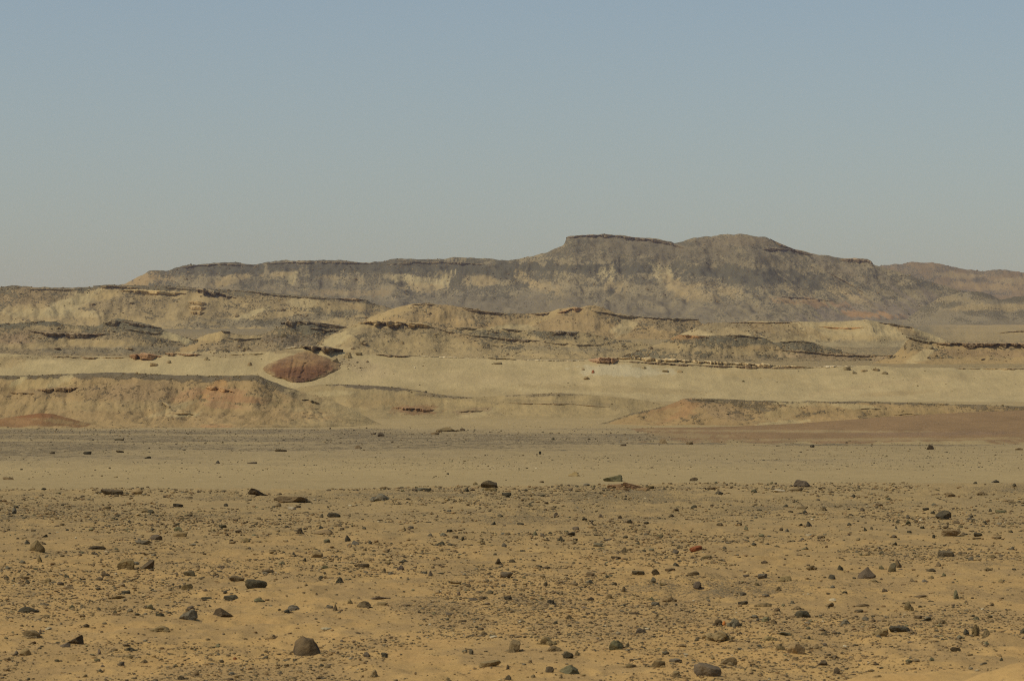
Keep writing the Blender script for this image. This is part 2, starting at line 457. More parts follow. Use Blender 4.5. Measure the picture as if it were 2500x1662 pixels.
# ------------------------------------------------------------------ the ground sheet
def build_ground():
    hd = rad(11.5)
    a = np.concatenate([np.linspace(-math.pi, -rad(60), 16)[:-1], np.linspace(-rad(60), -hd, 24)[:-1], np.linspace(-hd, hd, 540), np.linspace(hd, rad(60), 24)[1:], np.linspace(rad(60), math.pi, 16)[1:]])
    r = np.concatenate([[0.02, 3, 7], 9 * (40 / 9) ** (np.arange(340) / 340.), 40 * (95 / 40) ** (np.arange(180) / 180.), 95 * (420 / 95.) ** (np.arange(100) / 100.),
                        420 * (6000 / 420.) ** (np.arange(61) / 60.)])
    A, R = np.meshgrid(a, r)
    X, Y = R * np.sin(A), R * np.cos(A)
    Z = ground(X, np.maximum(Y, 0))
    nr, nc = X.shape
    ppx, ppy = proj(X, np.maximum(Y, 0.1), Z)
    # colour of the ground by where it lies
    d = Y
    n1 = fbm(X / 14.0, Y / 45.0, 101, 4); n2 = fbm(X / 3.0, Y / 6.0, 102, 4); n3 = fbm(X / 60.0, Y / 60.0, 103, 3)
    tint = np.empty((nr, nc, 3)); tint[:] = C['sand']
    cover = 0.22 + 0.7 * (n2 - 0.5) + 0.12 * sstep(26, 70, d)
    n5 = 0.5 * fbm(X / 0.9, Y / 2.2, 107, 5) + 0.5 * fbm(X / 0.28, Y / 0.8, 108, 4)
    tint = lerp(tint, colour((.265, .185, .095)), (0.50 * sstep(0.46, 0.60, n5))[..., None]); tint = lerp(tint, C['orange'] * 1.0, (0.16 * (1 - sstep(0.38, 0.48, n5)))[..., None])
    cover = cover + 0.35 * (n5 - 0.5)
    tint = lerp(tint, C['sandmid'], (0.70 * sstep(24, 76, d) + 0.30 * sstep(80, 95, d))[..., None])
    cover = lerp(cover, 0.02, sstep(83, 90, d + 3 * (n2 - .5)))
    # gravel sheet beyond the smooth sand, in streaks
    gr = sstep(0.0, 1.0, (d - 106 + 34 * (n1 - 0.5) + 10 * (n2 - .5)) / 60.0)
    st = sstep(0.40, 0.60, fbm(X / 30.0, Y / 26.0, 104, 4) + 0.20 * sstep(150, 260, d) - 0.05)
    g = gr * (0.35 + 0.65 * st)
    cover = lerp(cover, 0.50 + 0.35 * (n2 - .5), g)
    tint = lerp(tint, C['gravel'] * 1.35, (0.55 * g)[..., None])
    # sand again behind, then the plateau floors
    bk = sstep(300, 330, d)
    tint = lerp(tint, C['sandmid'] * 1.02, bk[..., None]); cover = lerp(cover, 0.15 + 0.4 * (n3 - .5), bk)
    pl = sstep(560, 640, d)
    tint = lerp(tint, C['sandmid'] * 0.93, pl[..., None]); cover = lerp(cover, 0.42 + 0.5 * (n3 - .5), pl)
    va = sstep(1050, 1250, d)
    tint = lerp(tint, lerp(C['apron'], C['sandmid'], 0.30 + 0.5 * (n3[..., None] - .5)), va[..., None]); cover = lerp(cover, 0.36 + 0.4 * (n3 - .5), va)
    ops = [(1180, 800, 330, 40, 0.0, 'apron', 0.8, 0.55), (2200, 800, 130, 60, 0.0, 'apron', 0.8, 0.42, 1), (2430, 785, 190, 46, 0.0, 'sandmid', 0.95, 0.12, 1)]
    paint(tint, cover, ppx, np.where(Y > 600, ppy, -9999), ops, 5)
    tint *= (0.90 + 0.22 * n3 - 0.02)[..., None]
    co = np.stack([X, Y, Z], -1).reshape(-1, 3)
    me = mesh_from('desert_ground', co, grid_faces(nr, nc)[:, ::-1], MAT_NEAR, tint.reshape(-1, 3), np.clip(cover, 0, 1).ravel())
    # the far ground carries the coarser stones
    me.materials.append(MAT_MID); me.materials.append(MAT_BACK)
    rr = np.repeat(0.5 * (r[1:] + r[:-1]), nc - 1)
    me.polygons.foreach_set('material_index', np.where(rr > 600, 2, np.where(rr > 118, 1, 0)).astype(np.int32))
    return tag(link('desert_ground', me), 'desert floor of sand strewn with stones, a smooth sand band and grey gravel beyond', kind='structure')

build_ground()
# ------------------------------------------------------------------ hills, far to near (photo pixels give each skyline; distances in metres)
far_range = hill('far_range', [(1900, 668), (2050, 655), (2130, 650), (2170, 647), (2200, 644), (2230, 640), (2255, 642), (2275, 640), (2300, 645), (2350, 654), (2400, 661), (2440, 656), (2470, 660),
                 (2500, 666), (2620, 672), (2900, 690)], 3300, MAT_FAR, base='brown', k=4.0, nx=420, ns=60, rub_col='apron', gul=(120, 0.9), seed=3, cover0=0.42,
                 ops=[(2330, 672, 60, 8, 0.05, 'sandmid', .6, .2), (2480, 684, 60, 10, 0, 'sandmid', .6, .2), (2420, 700, 120, 10, 0.05, 'tan', .6, .25)],
                 label='low brown range far behind the table-topped ridge')

ridge_crest = [(-500, 760), (150, 735), (305, 692), (322, 684), (345, 672), (365, 661), (385, 661), (412, 660), (425, 654), (445, 649), (470, 646), (510, 645), (550, 641), (590, 643), (625, 646), (650, 640),
               (670, 637), (700, 635), (760, 637), (812, 634), (850, 637), (880, 639), (930, 639), (955, 634), (1000, 631), (1050, 632), (1130, 629), (1180, 633), (1240, 636), (1265, 633), (1300, 625), (1340, 616),
               (1362, 606), (1376, 598), (1380, 590), (1384, 578), (1397, 575), (1430, 573), (1480, 572), (1530, 577), (1575, 581), (1600, 583), (1630, 589), (1648, 592), (1668, 588), (1690, 580),
               (1730, 576), (1760, 573), (1800, 570), (1830, 572), (1870, 577), (1885, 584), (1900, 591), (1940, 607), (1965, 614), (1990, 621), (2010, 622), (2050, 630), (2072, 632), (2090, 631),
               (2118, 634), (2128, 640), (2132, 648), (2160, 656), (2200, 667), (2250, 682), (2300, 697), (2360, 713), (2450, 733), (2600, 760), (2800, 790)]
table_ridge = hill('table_ridge', ridge_crest, 2230, MAT_FAR, base=(.25, .207, .124), k=3.8, nx=1500, ns=190, rubble=.45, rub_col='slate', gul=(52, 0.9), seed=7, cover0=0.52, jag=0.8, wander=10, rough=1.0, back=1.5, crag=(632, 700, 1.7), rag=2.0,
    profile=[(0, 0), (0.2, 0.10), (0.4, 0.24), (0.6, 0.44), (0.72, 0.60), (0.80, 0.76), (0.9, 0.88), (0.97, 0.96), (1, 1)],
    ops=[
        # smooth brown upper slope of the summit
        (1640, 612, 340, 36, 0.04, (.155, .133, .088), .95, .45, 1), (1500, 596, 130, 14, 0.03, (.165, .142, .094), .8, .38, 1), (1800, 590, 110, 16, 0.0, (.18, .147, .096), .8, .35, 1),
        (2080, 660, 110, 30, 0.35, (.185, .155, .105), .8, .42, 1),
        # dark broken rock along the top of the left part and under the summit
        (850, 652, 500, 17, 0.0, (.086, .081, .055), .95, .78), (500, 656, 110, 13, 0.0, (.086, .081, .055), .95, .76), (1180, 655, 190, 22, 0.02, (.09, .085, .058), .85, .74, 1), (1480, 656, 190, 12, 0.02, (.086, .081, .055), .92, .8),
        (1790, 668, 190, 18, 0.06, (.09, .085, .058), .85, .76), (2060, 700, 70, 5, .52, 'dark', .8, .8), (2100, 716, 60, 4, .5, 'sandmid', .6, .3), (2020, 690, 60, 5, .55, 'dark', .7, .8), (1960, 694, 44, 5, .5, 'sandmid', .6, .35), (2110, 700, 60, 4, .5, 'slate', .6, .7), (1840, 690, 120, 12, 0.05, 'dark', .6, .76), (1700, 660, 60, 9, .3, 'dark', .6, .8), (770, 668, 14, 26, -.5, 'dark', .7, .7), (1105, 690, 22, 20, -.6, 'dark', .7, .72), (900, 668, 60, 10, .3, 'slate', .6, .7), (1990, 690, 130, 16, 0.12, 'slate', .6, .75), (1930, 612, 40, 9, 0.35, (.086, .081, .055), .92, .8), (2100, 637, 32, 6, .12, 'slate', .8, .6),
        (1650, 592, 60, 6, 0.12, 'dark', .6, .7), (1420, 590, 40, 7, 0.0, 'dark', .6, .6),
        # lower apron, grey
        (1300, 750, 780, 34, 0.03, (.172, .148, .10), .95, .33, 1), (2200, 775, 260, 50, 0.0, (.20, .165, .125), .8, .4), (900, 735, 260, 18, 0, 'apron', .6, .5),
        # pale sand in the hollows
        (345, 684, 34, 20, -.3, 'tan', .95, .05), (390, 680, 40, 12, 0.0, 'tan', .5, .4), (560, 685, 42, 9, -.28, 'sandmid', .85, .35), (715, 675, 24, 18, -.3, 'pale', .85, .32), (690, 668, 40, 7, -.1, 'sandmid', .7, .3), (800, 678, 20, 6, 0, 'sandmid', .5, .4),
        (1010, 684, 62, 13, 0.12, 'pale', .8, .36), (1082, 686, 24, 18, -.55, 'pale', .85, .28), (1020, 702, 70, 12, 0.0, 'sandmid', .7, .25), (1170, 685, 34, 14, .1, 'sandmid', .65, .3), (1290, 682, 26, 16, .5, 'sandmid', .7, .35),
        (1330, 700, 50, 14, .3, 'sandmid', .6, .35), (1480, 668, 26, 18, .1, 'pale', .75, .45), (1500, 700, 30, 14, .3, 'sandmid', .6, .3), (1622, 672, 34, 22, .4, 'pale', .8, .42), (1655, 700, 40, 22, .45, 'sandmid', .85, .25),
        (1700, 715, 50, 18, .3, 'sandmid', .6, .45), (1760, 706, 60, 14, .2, 'sandmid', .55, .5), (1960, 715, 70, 12, .2, 'sandmid', .5, .5), (2045, 708, 34, 16, .3, 'sandmid', .65, .5), (2085, 728, 46, 10, .4, 'sandmid', .55, .45),
        (770, 690, 60, 12, 0.1, 'apron', .7, .45), (880, 700, 90, 12, 0, 'apron', .6, .55), (640, 690, 60, 10, 0, 'slate', .5, .6), (1190, 716, 120, 12, 0, 'apron', .5, .55),
        (1970, 738, 90, 9, .07, 'orange', .45, .25), (2130, 768, 70, 8, .06, 'orange', .6, .15), (860, 715, 140, 8, 0.0, 'tan', .4, .3), (330, 715, 200, 14, 0, 'apron', .5, .4)],
    label='long dark ridge with a flat table-like summit and pale sand pockets')
ledge(table_ridge, [(1382, 580), (1420, 575), (1480, 574), (1540, 579), (1600, 586), (1645, 594)], 7, (.15, .12, .09), 11, step=1.6, label='flat cap of rock along the table-like summit')
ledge(table_ridge, [(1590, 587), (1640, 596), (1672, 606)], 5, (.10, .085, .065), 12)
ledge(table_ridge, [(1862, 608), (1900, 606), (1940, 612), (1975, 622)], 7, (.085, .072, .056), 13)
ledge(table_ridge, [(1880, 583), (1905, 596), (1945, 611), (1985, 622)], 5, (.10, .085, .065), 15)
ledge(table_ridge, [(2050, 633), (2085, 632), (2120, 636), (2131, 646)], 8, (.17, .13, .10), 14, label='blocky crag at the low end of the summit')
ledge(table_ridge, [(1905, 724), (1960, 727), (2045, 736)], 3.2, (.14, .095, .06), 16)
ledge(table_ridge, [(2020, 664), (2070, 690), (2120, 722)], 4, (.12, .10, .08), 17)
ledge(table_ridge, [(430, 653), (480, 648), (550, 644), (620, 648)], 5, (.09, .083, .057), 18)
ledge(table_ridge, [(640, 645), (720, 640), (830, 640), (930, 643)], 5, (.09, .083, .057), 19)
ledge(table_ridge, [(930, 646), (1010, 640), (1100, 640), (1200, 646)], 5, (.10, .09, .06), 20)

side_ridge = hill('side_ridge', [(2140, 830), (2200, 790), (2250, 752), (2290, 730), (2335, 717), (2370, 712), (2395, 713), (2420, 720), (2440, 732), (2455, 730), (2475, 726), (2500, 723), (2600, 718), (2900, 724)], 1900, MAT_BACK,
    base=(.212, .18, .118), k=2.6, nx=360, ns=50, gul=(40, 0.8), seed=23, cover0=0.38, rub_col='apron',
    ops=[(2300, 728, 110, 12, 0.05, 'sandmid', .45, .3, 1), (2385, 712, 46, 9, .25, 'dark', .6, .7), (2160, 730, 90, 30, .2, (.20, .165, .115), .6, .45, 1), (2480, 728, 50, 8, -.2, 'dark', .55, .7), (2420, 750, 130, 10, 0, 'sandmid', .7, .3), (2220, 700, 60, 8, 0, 'brown', .5, .5)],
    label='low dark spur at the foot of the far brown range')

west_hills = hill('west_hills', [(-500, 705), (-200, 710), (0, 702), (40, 699), (70, 702), (100, 703), (140, 704), (200, 703), (230, 699), (245, 696), (300, 696), (345, 697), (400, 698), (450, 702), (500, 705), (560, 709), (600, 711),
    (650, 715), (700, 719), (750, 723), (800, 729), (860, 731), (895, 732), (910, 738), (935, 745), (980, 760), (1040, 780), (1100, 800)], 1300, MAT_BACK, base='sandmid', k=2.8, nx=1100, ns=110, gul=(26, 1.8), seed=31,
    cover0=0.35, cap='olive', cap_h=9, cap_cover=.55, jag=0.6, rough=1.0, wander=5,
    ops=[(60, 725, 120, 22, 0, 'brown', .6, .5), (150, 722, 40, 18, .2, 'olive', .6, .5), (180, 740, 80, 20, -.35, 'pale', .7, .1), (270, 745, 80, 26, -.1, 'olive', .6, .4), (350, 740, 80, 26, 0, 'olive', .6, .42), (255, 722, 34, 10, -.1, 'yel', .75, .1),
         (440, 752, 46, 30, -.5, 'sandmid', .8, .12), (520, 760, 70, 18, .1, 'olive', .45, .3), (660, 735, 90, 16, .1, 'olive', .6, .45), (740, 742, 40, 16, 0, 'pale', .5, .15), (600, 772, 50, 8, -.4, 'pale', .7, .1), (830, 750, 60, 14, .1, 'sandmid', .7, .35),
         (890, 757, 50, 8, .3, 'tan', .7, .2), (120, 765, 130, 12, 0, 'pale', .5, .15), (560, 790, 200, 12, 0, 'apron', .8, .5), (300, 785, 220, 10, .02, 'sandmid', .7, .15), (760, 775, 160, 12, -.1, 'apron', .7, .5)],
    label='yellowish hills with crumbling ledges below the dark ridge')
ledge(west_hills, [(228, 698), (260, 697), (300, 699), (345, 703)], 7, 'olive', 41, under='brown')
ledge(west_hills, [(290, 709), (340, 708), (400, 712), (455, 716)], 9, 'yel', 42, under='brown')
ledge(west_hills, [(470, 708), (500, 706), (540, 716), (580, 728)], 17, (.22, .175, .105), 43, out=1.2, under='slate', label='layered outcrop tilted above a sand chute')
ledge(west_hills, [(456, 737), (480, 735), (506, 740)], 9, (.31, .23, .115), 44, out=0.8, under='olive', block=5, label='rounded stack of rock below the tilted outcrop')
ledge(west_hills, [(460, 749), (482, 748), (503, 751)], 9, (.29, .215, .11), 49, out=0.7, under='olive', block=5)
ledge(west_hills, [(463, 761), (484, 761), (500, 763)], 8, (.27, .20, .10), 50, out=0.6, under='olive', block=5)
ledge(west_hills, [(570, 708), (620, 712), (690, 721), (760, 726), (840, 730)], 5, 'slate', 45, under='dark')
ledge(west_hills, [(820, 728), (860, 729), (898, 733)], 5, 'brown', 46)
ledge(west_hills, [(60, 705), (110, 706), (200, 706)], 4, 'slate', 47)
ledge(west_hills, [(395, 701), (430, 702), (470, 707)], 5, 'slate', 48)

mid_hills = hill('mid_hills', [(880, 785), (920, 768), (960, 752), (1003, 743), (1030, 741), (1050, 742), (1100, 746), (1125, 749), (1180, 757), (1230, 764), (1260, 764), (1300, 765), (1340, 760), (1365, 754), (1400, 750), (1415, 752), (1432, 748),
    (1455, 748), (1475, 753), (1500, 765), (1540, 773), (1600, 776), (1680, 778), (1704, 780), (1712, 788), (1740, 800), (1800, 822)], 1080, MAT_BACK, base='tan', k=2.7, nx=800, ns=80, gul=(15, 1.7), seed=51, cover0=0.3, jag=0.5, rough=0.9, wander=4,
    ops=[(950, 765, 70, 12, -.3, 'yel', .7, .1), (1090, 765, 50, 26, .2, 'tan', .7, .15), (1160, 772, 60, 14, .1, 'olive', .7, .4), (1270, 790, 60, 12, -.2, 'sandmid', .8, .1), (1380, 790, 110, 20, 0, (.30, .22, .115), .7, .2), (1330, 775, 40, 10, -.5, 'yel', .6, .1),
         (1530, 795, 40, 20, -.5, 'cream', .9, .05), (1560, 782, 20, 8, 0, 'brown', .5, .3), (1640, 795, 70, 14, .1, 'olive', .7, .45), (1250, 800, 60, 8, 0, 'pale', .6, .1), (1010, 770, 60, 10, 0, 'olive', .4, .45)],
    label='tan hills with thin dark ledges in front of the table-topped ridge')
ledge(mid_hills, [(1003, 743), (1035, 742), (1062, 744)], 4, 'brown', 61)
ledge(mid_hills, [(1125, 750), (1165, 757), (1210, 763), (1240, 768)], 7, (.17, .13, .085), 62, under='slate', out=1.2)
ledge(mid_hills, [(1296, 766), (1320, 766), (1342, 763)], 6, 'brown', 63)
ledge(mid_hills, [(1360, 764), (1385, 757), (1402, 751), (1424, 754)], 9, (.27, .17, .085), 64, under='slate', out=1.2)
ledge(mid_hills, [(1440, 758), (1475, 762), (1520, 770), (1600, 776), (1650, 777), (1706, 779)], 6, 'slate', 65, under='dark', out=1.3, label='thin dark cap ending in a small overhang')

bowl_hill = hill('bowl_hill', [(1660, 815), (1700, 800), (1730, 790), (1770, 788), (1800, 788), (1850, 783), (1900, 787), (1950, 785), (2000, 785), (2040, 785), (2080, 782), (2118, 780), (2140, 784), (2180, 790), (2225, 797), (2240, 804), (2270, 814),
    (2290, 822), (2330, 840)], 980, MAT_BACK, base='cream', k=3.2, nx=700, ns=80, rubble=.3, gul=(16, 2.5), seed=71, cover0=0.10, jag=0.5, rough=0.6, wander=4,
    ops=[(1850, 806, 110, 22, .15, 'olive', .8, .4), (1735, 802, 60, 14, .25, 'olive', .7, .4), (2060, 828, 190, 9, .0, 'sandmid', .7, .2), (1780, 812, 50, 10, .1, 'sandmid', .6, .2), (1860, 800, 40, 14, .3, (.27, .20, .105), .8, .3), (1930, 800, 50, 16, .4, (.26, .195, .10), .85, .3), (1990, 812, 40, 10, .5, 'tan', .6, .2), (2100, 840, 160, 12, 0, 'apron', .55, .35), (2220, 810, 40, 12, .4, 'tan', .8, .35),  # darker olive spur paints the bowl's shaded side into the tint
         (2240, 822, 40, 9, .3, 'olive', .7, .4), (2060, 800, 70, 8, 0, 'yel', .6, .05)], label='hollow pale hill scooped out like a bowl')
ledge(bowl_hill, [(1770, 789), (1820, 786), (1880, 787), (1950, 786)], 3.5, 'brown', 72)
ledge(bowl_hill, [(2000, 797), (2060, 801), (2110, 799)], 3, 'orange', 73)
ledge(bowl_hill, [(2140, 786), (2180, 791), (2230, 799)], 4.5, 'slate', 74)

east_rise = hill('east_rise', [(2330, 836), (2380, 826), (2430, 814), (2470, 809), (2500, 807), (2600, 802), (2900, 800)], 1150, MAT_BACK, base='sandmid', k=3, nx=260, ns=40, gul=(20, .6), seed=81, cover0=.2, label='low sandy rise behind the dark-capped bluff')
ledge(east_rise, [(2440, 812), (2480, 808), (2530, 806)], 3, 'brown', 82)

west_knoll = hill('west_knoll', [(-500, 800), (-100, 795), (0, 788), (30, 790), (70, 787), (100, 784), (150, 788), (200, 794), (240, 794), (252, 788), (262, 781), (290, 778), (315, 782), (335, 786), (370, 795), (400, 805), (430, 816), (470, 830), (520, 846), (580, 868)],
    880, MAT_BACK, base='olive', k=2.7, nx=800, ns=80, gul=(15, 1.7), seed=91, cover0=.4, cap='slate', cap_h=12, cap_cover=.75, jag=0.7, rough=1.1, wander=3,
    ops=[(160, 800, 110, 10, .02, 'sandmid', .5, .3), (140, 815, 90, 8, .05, 'brown', .6, .5), (330, 800, 80, 14, .15, 'slate', .8, .75), (300, 815, 90, 10, .1, 'olive', .7, .6), (250, 838, 160, 12, .02, 'sandmid', .9, .12), (40, 830, 50, 16, 0, (.28, .20, .12), .7, .3),
         (90, 845, 110, 8, 0, 'sandmid', .7, .2), (440, 828, 70, 12, .3, 'pale', .85, .06), (380, 850, 90, 8, 0, 'apron', .6, .3), (250, 855, 200, 8, .0, 'apron', .5, .4)], label='dark stony knoll with an overhanging brown band')
ledge(west_knoll, [(68, 806), (105, 811), (150, 814), (210, 815), (268, 815)], 10, (.145, .10, .065), 92, out=1.2, under='dark', label='dark brown overhanging band across the knoll')
ledge(west_knoll, [(252, 786), (275, 781), (296, 785)], 11, 'slate', 93, under='dark', out=1.3)
ledge(west_knoll, [(296, 783), (340, 790), (395, 801)], 8, (.12, .10, .078), 94)
ledge(west_knoll, [(300, 802), (350, 808), (400, 815)], 5, 'slate', 95)

centre_knoll = hill('centre_knoll', [(400, 872), (430, 857), (460, 838), (490, 821), (520, 812), (545, 807), (575, 814), (610, 819), (640, 814), (660, 808), (682, 796), (692, 788), (705, 784), (760, 785), (800, 789), (845, 797), (880, 812), (920, 840), (960, 872)],
    850, MAT_BACK, base='olive', k=2.7, nx=620, ns=80, gul=(14, 1.6), seed=101, cover0=.42, jag=0.8, rough=1.1, wander=3,
    ops=[(520, 822, 40, 18, -.3, 'yel', .9, .1), (590, 822, 60, 9, 0, 'sandmid', .7, .25), (470, 850, 60, 10, -.3, 'tan', .8, .15), (580, 846, 110, 12, 0, (.26, .20, .115), .7, .35), (760, 800, 90, 14, .1, 'slate', .85, .7), (700, 830, 70, 18, 0, (.17, .135, .09), .8, .5),
         (560, 862, 160, 6, 0, 'cream', .6, .2), (640, 842, 50, 12, 0, 'olive', .6, .5)], label='brown knoll crowned by tilted dark blocks')
ledge(centre_knoll, [(540, 807), (562, 809)], 5, 'slate', 102)
ledge(centre_knoll, [(552, 823), (600, 828), (640, 824)], 5, 'slate', 103, under='dark')
ledge(centre_knoll, [(686, 790), (705, 783), (724, 787)], 20, (.125, .105, .08), 104, out=0.8, block=0.7, label='upright tilted blocks on the brown knoll')
ledge(centre_knoll, [(720, 783), (770, 787), (846, 798)], 8, (.13, .108, .082), 105, out=1.2)
ledge(centre_knoll, [(756, 800), (800, 803), (845, 806)], 6, 'slate', 106, under='dark', out=1.4)

ledge_hill = hill('ledge_hill', [(700, 870), (750, 850), (770, 838), (800, 822), (830, 808), (860, 794), (876, 787), (900, 785), (950, 786), (1000, 788), (1042, 790), (1060, 798), (1078, 804), (1110, 803), (1140, 799), (1200, 801), (1260, 804), (1300, 806), (1345, 809),
    (1380, 807), (1410, 807), (1440, 812), (1490, 824), (1560, 834), (1640, 850), (1720, 872)], 800, MAT_BACK, base='sandmid', k=3.0, nx=900, ns=90, gul=(15, 1.6), seed=111, cover0=.28, jag=.7, rough=1.0, wander=3,
    ops=[(820, 830, 60, 14, -.5, 'pale', .9, .06), (950, 812, 110, 16, 0, 'olive', .75, .38), (1120, 812, 60, 12, .2, 'brown', .5, .45), (1200, 815, 90, 10, .1, 'slate', .6, .6), (1340, 818, 80, 10, .1, 'slate', .55, .6), (1050, 845, 120, 10, .05, 'sandmid', .7, .2),
         (880, 840, 60, 14, -.3, (.27, .21, .12), .5, .35), (1260, 835, 110, 9, .1, 'olive', .7, .5), (1350, 855, 180, 10, .0, 'apron', .5, .4), (1150, 835, 40, 8, .5, 'tan', .5, .2), (820, 852, 50, 8, 0, 'cream', .7, .1), (1230, 860, 260, 6, 0, 'sandmid', .6, .3)],
    label='sandy hill with a long jutting yellow-brown rock ledge on top')
ledge(ledge_hill, [(874, 788), (900, 785), (950, 786), (1000, 788), (1030, 790), (1060, 800)], 13, (.30, .22, .11), 112, out=1.25, under='slate', label='jutting yellow-brown ledge on top of the sandy hill')
ledge(ledge_hill, [(1068, 803), (1090, 808), (1112, 812)], 5, 'slate', 113, under='dark')
ledge(ledge_hill, [(1110, 800), (1140, 799), (1165, 803)], 5, 'slate', 114)
ledge(ledge_hill, [(1225, 802), (1250, 803), (1276, 808)], 5, 'dark', 115)
ledge(ledge_hill, [(1338, 809), (1375, 809), (1412, 811)], 9, (.12, .10, .08), 116, block=1.2)
ledge(ledge_hill, [(1130, 815), (1170, 820), (1220, 824), (1280, 828)], 5, 'slate', 117)
ledge(ledge_hill, [(1216, 826), (1260, 828), (1320, 831)], 6, (.15, .12, .09), 118)
ledge(ledge_hill, [(1330, 836), (1390, 840), (1480, 842)], 4, 'olive', 119)

low_ridges = hill('low_ridges', [(1470, 884), (1530, 866), (1600, 842), (1635, 828), (1660, 818), (1690, 820), (1730, 821), (1760, 819), (1800, 817), (1850, 821), (1870, 826), (1890, 836), (1920, 834), (1960, 831), (1985, 835), (2020, 846), (2060, 858), (2120, 866), (2200, 868),
    (2260, 880)], 740, MAT_BACK, base='olive', k=2.6, nx=620, ns=60, gul=(11, 1.8), seed=121, cover0=.42, jag=.7, rough=1.2, wander=3,
    ops=[(1665, 824, 40, 7, 0, 'orange', .6, .2), (1800, 832, 70, 12, .1, 'slate', .6, .6), (1720, 845, 60, 12, 0, 'olive', .7, .5), (1960, 845, 70, 10, .2, 'slate', .55, .6), (1640, 845, 60, 8, 0, 'sandmid', .7, .2), (1860, 850, 60, 8, 0, 'tan', .7, .25),
         (1780, 858, 180, 8, .02, 'sandmid', .6, .25), (2050, 870, 160, 10, .02, (.29, .215, .125), .8, .3)], label='low broken ridges of brown rock behind the cream slope')
ledge(low_ridges, [(1655, 818), (1690, 821), (1726, 822)], 4, 'orange', 122, under='brown')
ledge(low_ridges, [(1768, 818), (1810, 818), (1862, 824)], 5.5, 'slate', 123, under='dark')
ledge(low_ridges, [(1905, 834), (1950, 832), (1988, 837)], 4.5, 'slate', 124)
ledge(low_ridges, [(1885, 853), (1960, 858), (2050, 866), (2130, 868), (2205, 866)], 4.5, (.19, .125, .08), 125, under='dark')

bluff = hill('bluff', [(2130, 885), (2180, 868), (2200, 850), (2216, 830), (2232, 826), (2260, 831), (2290, 836), (2320, 837), (2400, 838), (2500, 838), (2700, 840), (2900, 842)], 690, MAT_BACK, base='tan', k=2.6, nx=420, ns=60, gul=(12, .7), seed=131, cover0=.28, jag=.4,
    rough=.8, wander=2, profile=[(0, 0), (0.25, 0.12), (0.5, 0.36), (0.78, 0.70), (0.93, 0.86), (1, 1)],
    ops=[(2400, 862, 160, 10, .02, (.27, .19, .105), .7, .25), (2230, 845, 30, 14, 0, 'olive', .7, .4), (2250, 870, 40, 14, -.5, 'cream', .85, .05), (2400, 885, 180, 8, 0, 'tan', .6, .25)], label='low bluff topped by a straight dark cap of rock')
ledge(bluff, [(2284, 837), (2330, 837), (2400, 838), (2470, 838), (2560, 839)], 12, (.17, .105, .062), 132, out=1.2, under='dark', label='straight dark brown cap of the bluff')
ledge(bluff, [(2212, 822), (2232, 826), (2252, 831), (2290, 836)], 6, 'slate', 133)

cream_slope = hill('cream_slope', [(-500, 858), (0, 862), (100, 867), (200, 869), (330, 872), (430, 867), (560, 862), (640, 860), (680, 856), (740, 848), (800, 850), (850, 862), (920, 867), (1000, 869), (1100, 872), (1200, 875), (1400, 880), (1440, 878), (1460, 874),
    (1520, 873), (1600, 876), (1700, 880), (1800, 886), (1900, 892), (1990, 897), (2050, 893), (2120, 892), (2200, 897), (2350, 898), (2500, 899), (2900, 905)], 560, MAT_MID, base='cream', depth=46, nx=1400, ns=120, rubble=.16, rub_col='sandmid', gul=(30, 0.34), seed=141, cover0=.06,
    jag=0.35, rough=.18, wander=1.5, back=1.0, profile=[(0, 0), (0.2, 0.07), (0.45, 0.30), (0.7, 0.62), (0.88, 0.87), (0.97, 0.97), (1, 1)],
    ops=[(1100, 965, 500, 18, .03, 'sandmid', .6, .1), (300, 900, 300, 20, 0, 'pale', .4, .05), (1200, 925, 400, 14, .04, (.40, .315, .175), .5, .08), (1520, 905, 120, 14, .02, (.47, .41, .27), .7, .06), (1850, 915, 120, 10, .05, 'yel', .4, .05),
         (2250, 960, 260, 14, .0, (.42, .33, .18), .5, .1), (1500, 950, 250, 9, .04, 'sandmid', .6, .2), (2100, 945, 130, 7, -.15, (.39, .30, .165), .5, .15), (2300, 925, 130, 10, -.12, (.40, .31, .17), .5, .18), (900, 905, 60, 30, .3, (.42, .33, .19), .5, .1), (870, 888, 50, 16, .2, (.36, .28, .165), .5, .4),
         (2180, 960, 90, 6, -.05, 'tan', .4, .2), (130, 872, 120, 7, 0, 'olive', .5, .4), (560, 868, 100, 6, 0, 'olive', .5, .3), (700, 858, 60, 5, 0, 'brown', .5, .35), (20, 885, 40, 20, 0, 'tan', .5, .3)],
    label='long smooth cream-coloured sand slope below a thin ledge')
CS = cream_slope
ledge(CS, [(125, 869), (160, 871), (200, 872)], 4, 'brown', 142)
ledge(CS, [(198, 871), (220, 873), (242, 873)], 5, 'brown', 143, under='brown')
ledge(CS, [(244, 872), (280, 873), (312, 872)], 3.5, 'tan', 144)
ledge(CS, [(316, 867), (350, 866), (396, 870)], 13, (.26, .155, .08), 145, out=1.0, under='brown', label='rusty notch of rock in the cream ledge')
ledge(CS, [(403, 862), (430, 863)], 7, (.30, .20, .11), 146)
ledge(CS, [(434, 863), (460, 864), (494, 866)], 6, (.29, .19, .105), 147)
ledge(CS, [(560, 866), (600, 864), (650, 862)], 4, 'cream', 148)
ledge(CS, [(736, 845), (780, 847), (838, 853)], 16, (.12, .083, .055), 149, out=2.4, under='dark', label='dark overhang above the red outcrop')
ledge(CS, [(695, 850), (720, 846), (744, 848)], 4, 'white', 150)
ledge(CS, [(918, 864), (950, 867), (1008, 869)], 6, (.19, .14, .10), 151, out=1.3, under='dark')
ledge(CS, [(1008, 868), (1100, 872), (1200, 876)], 2.6, 'white', 152)
ledge(CS, [(1192, 873), (1225, 875), (1262, 877)], 4.5, 'olive', 153)
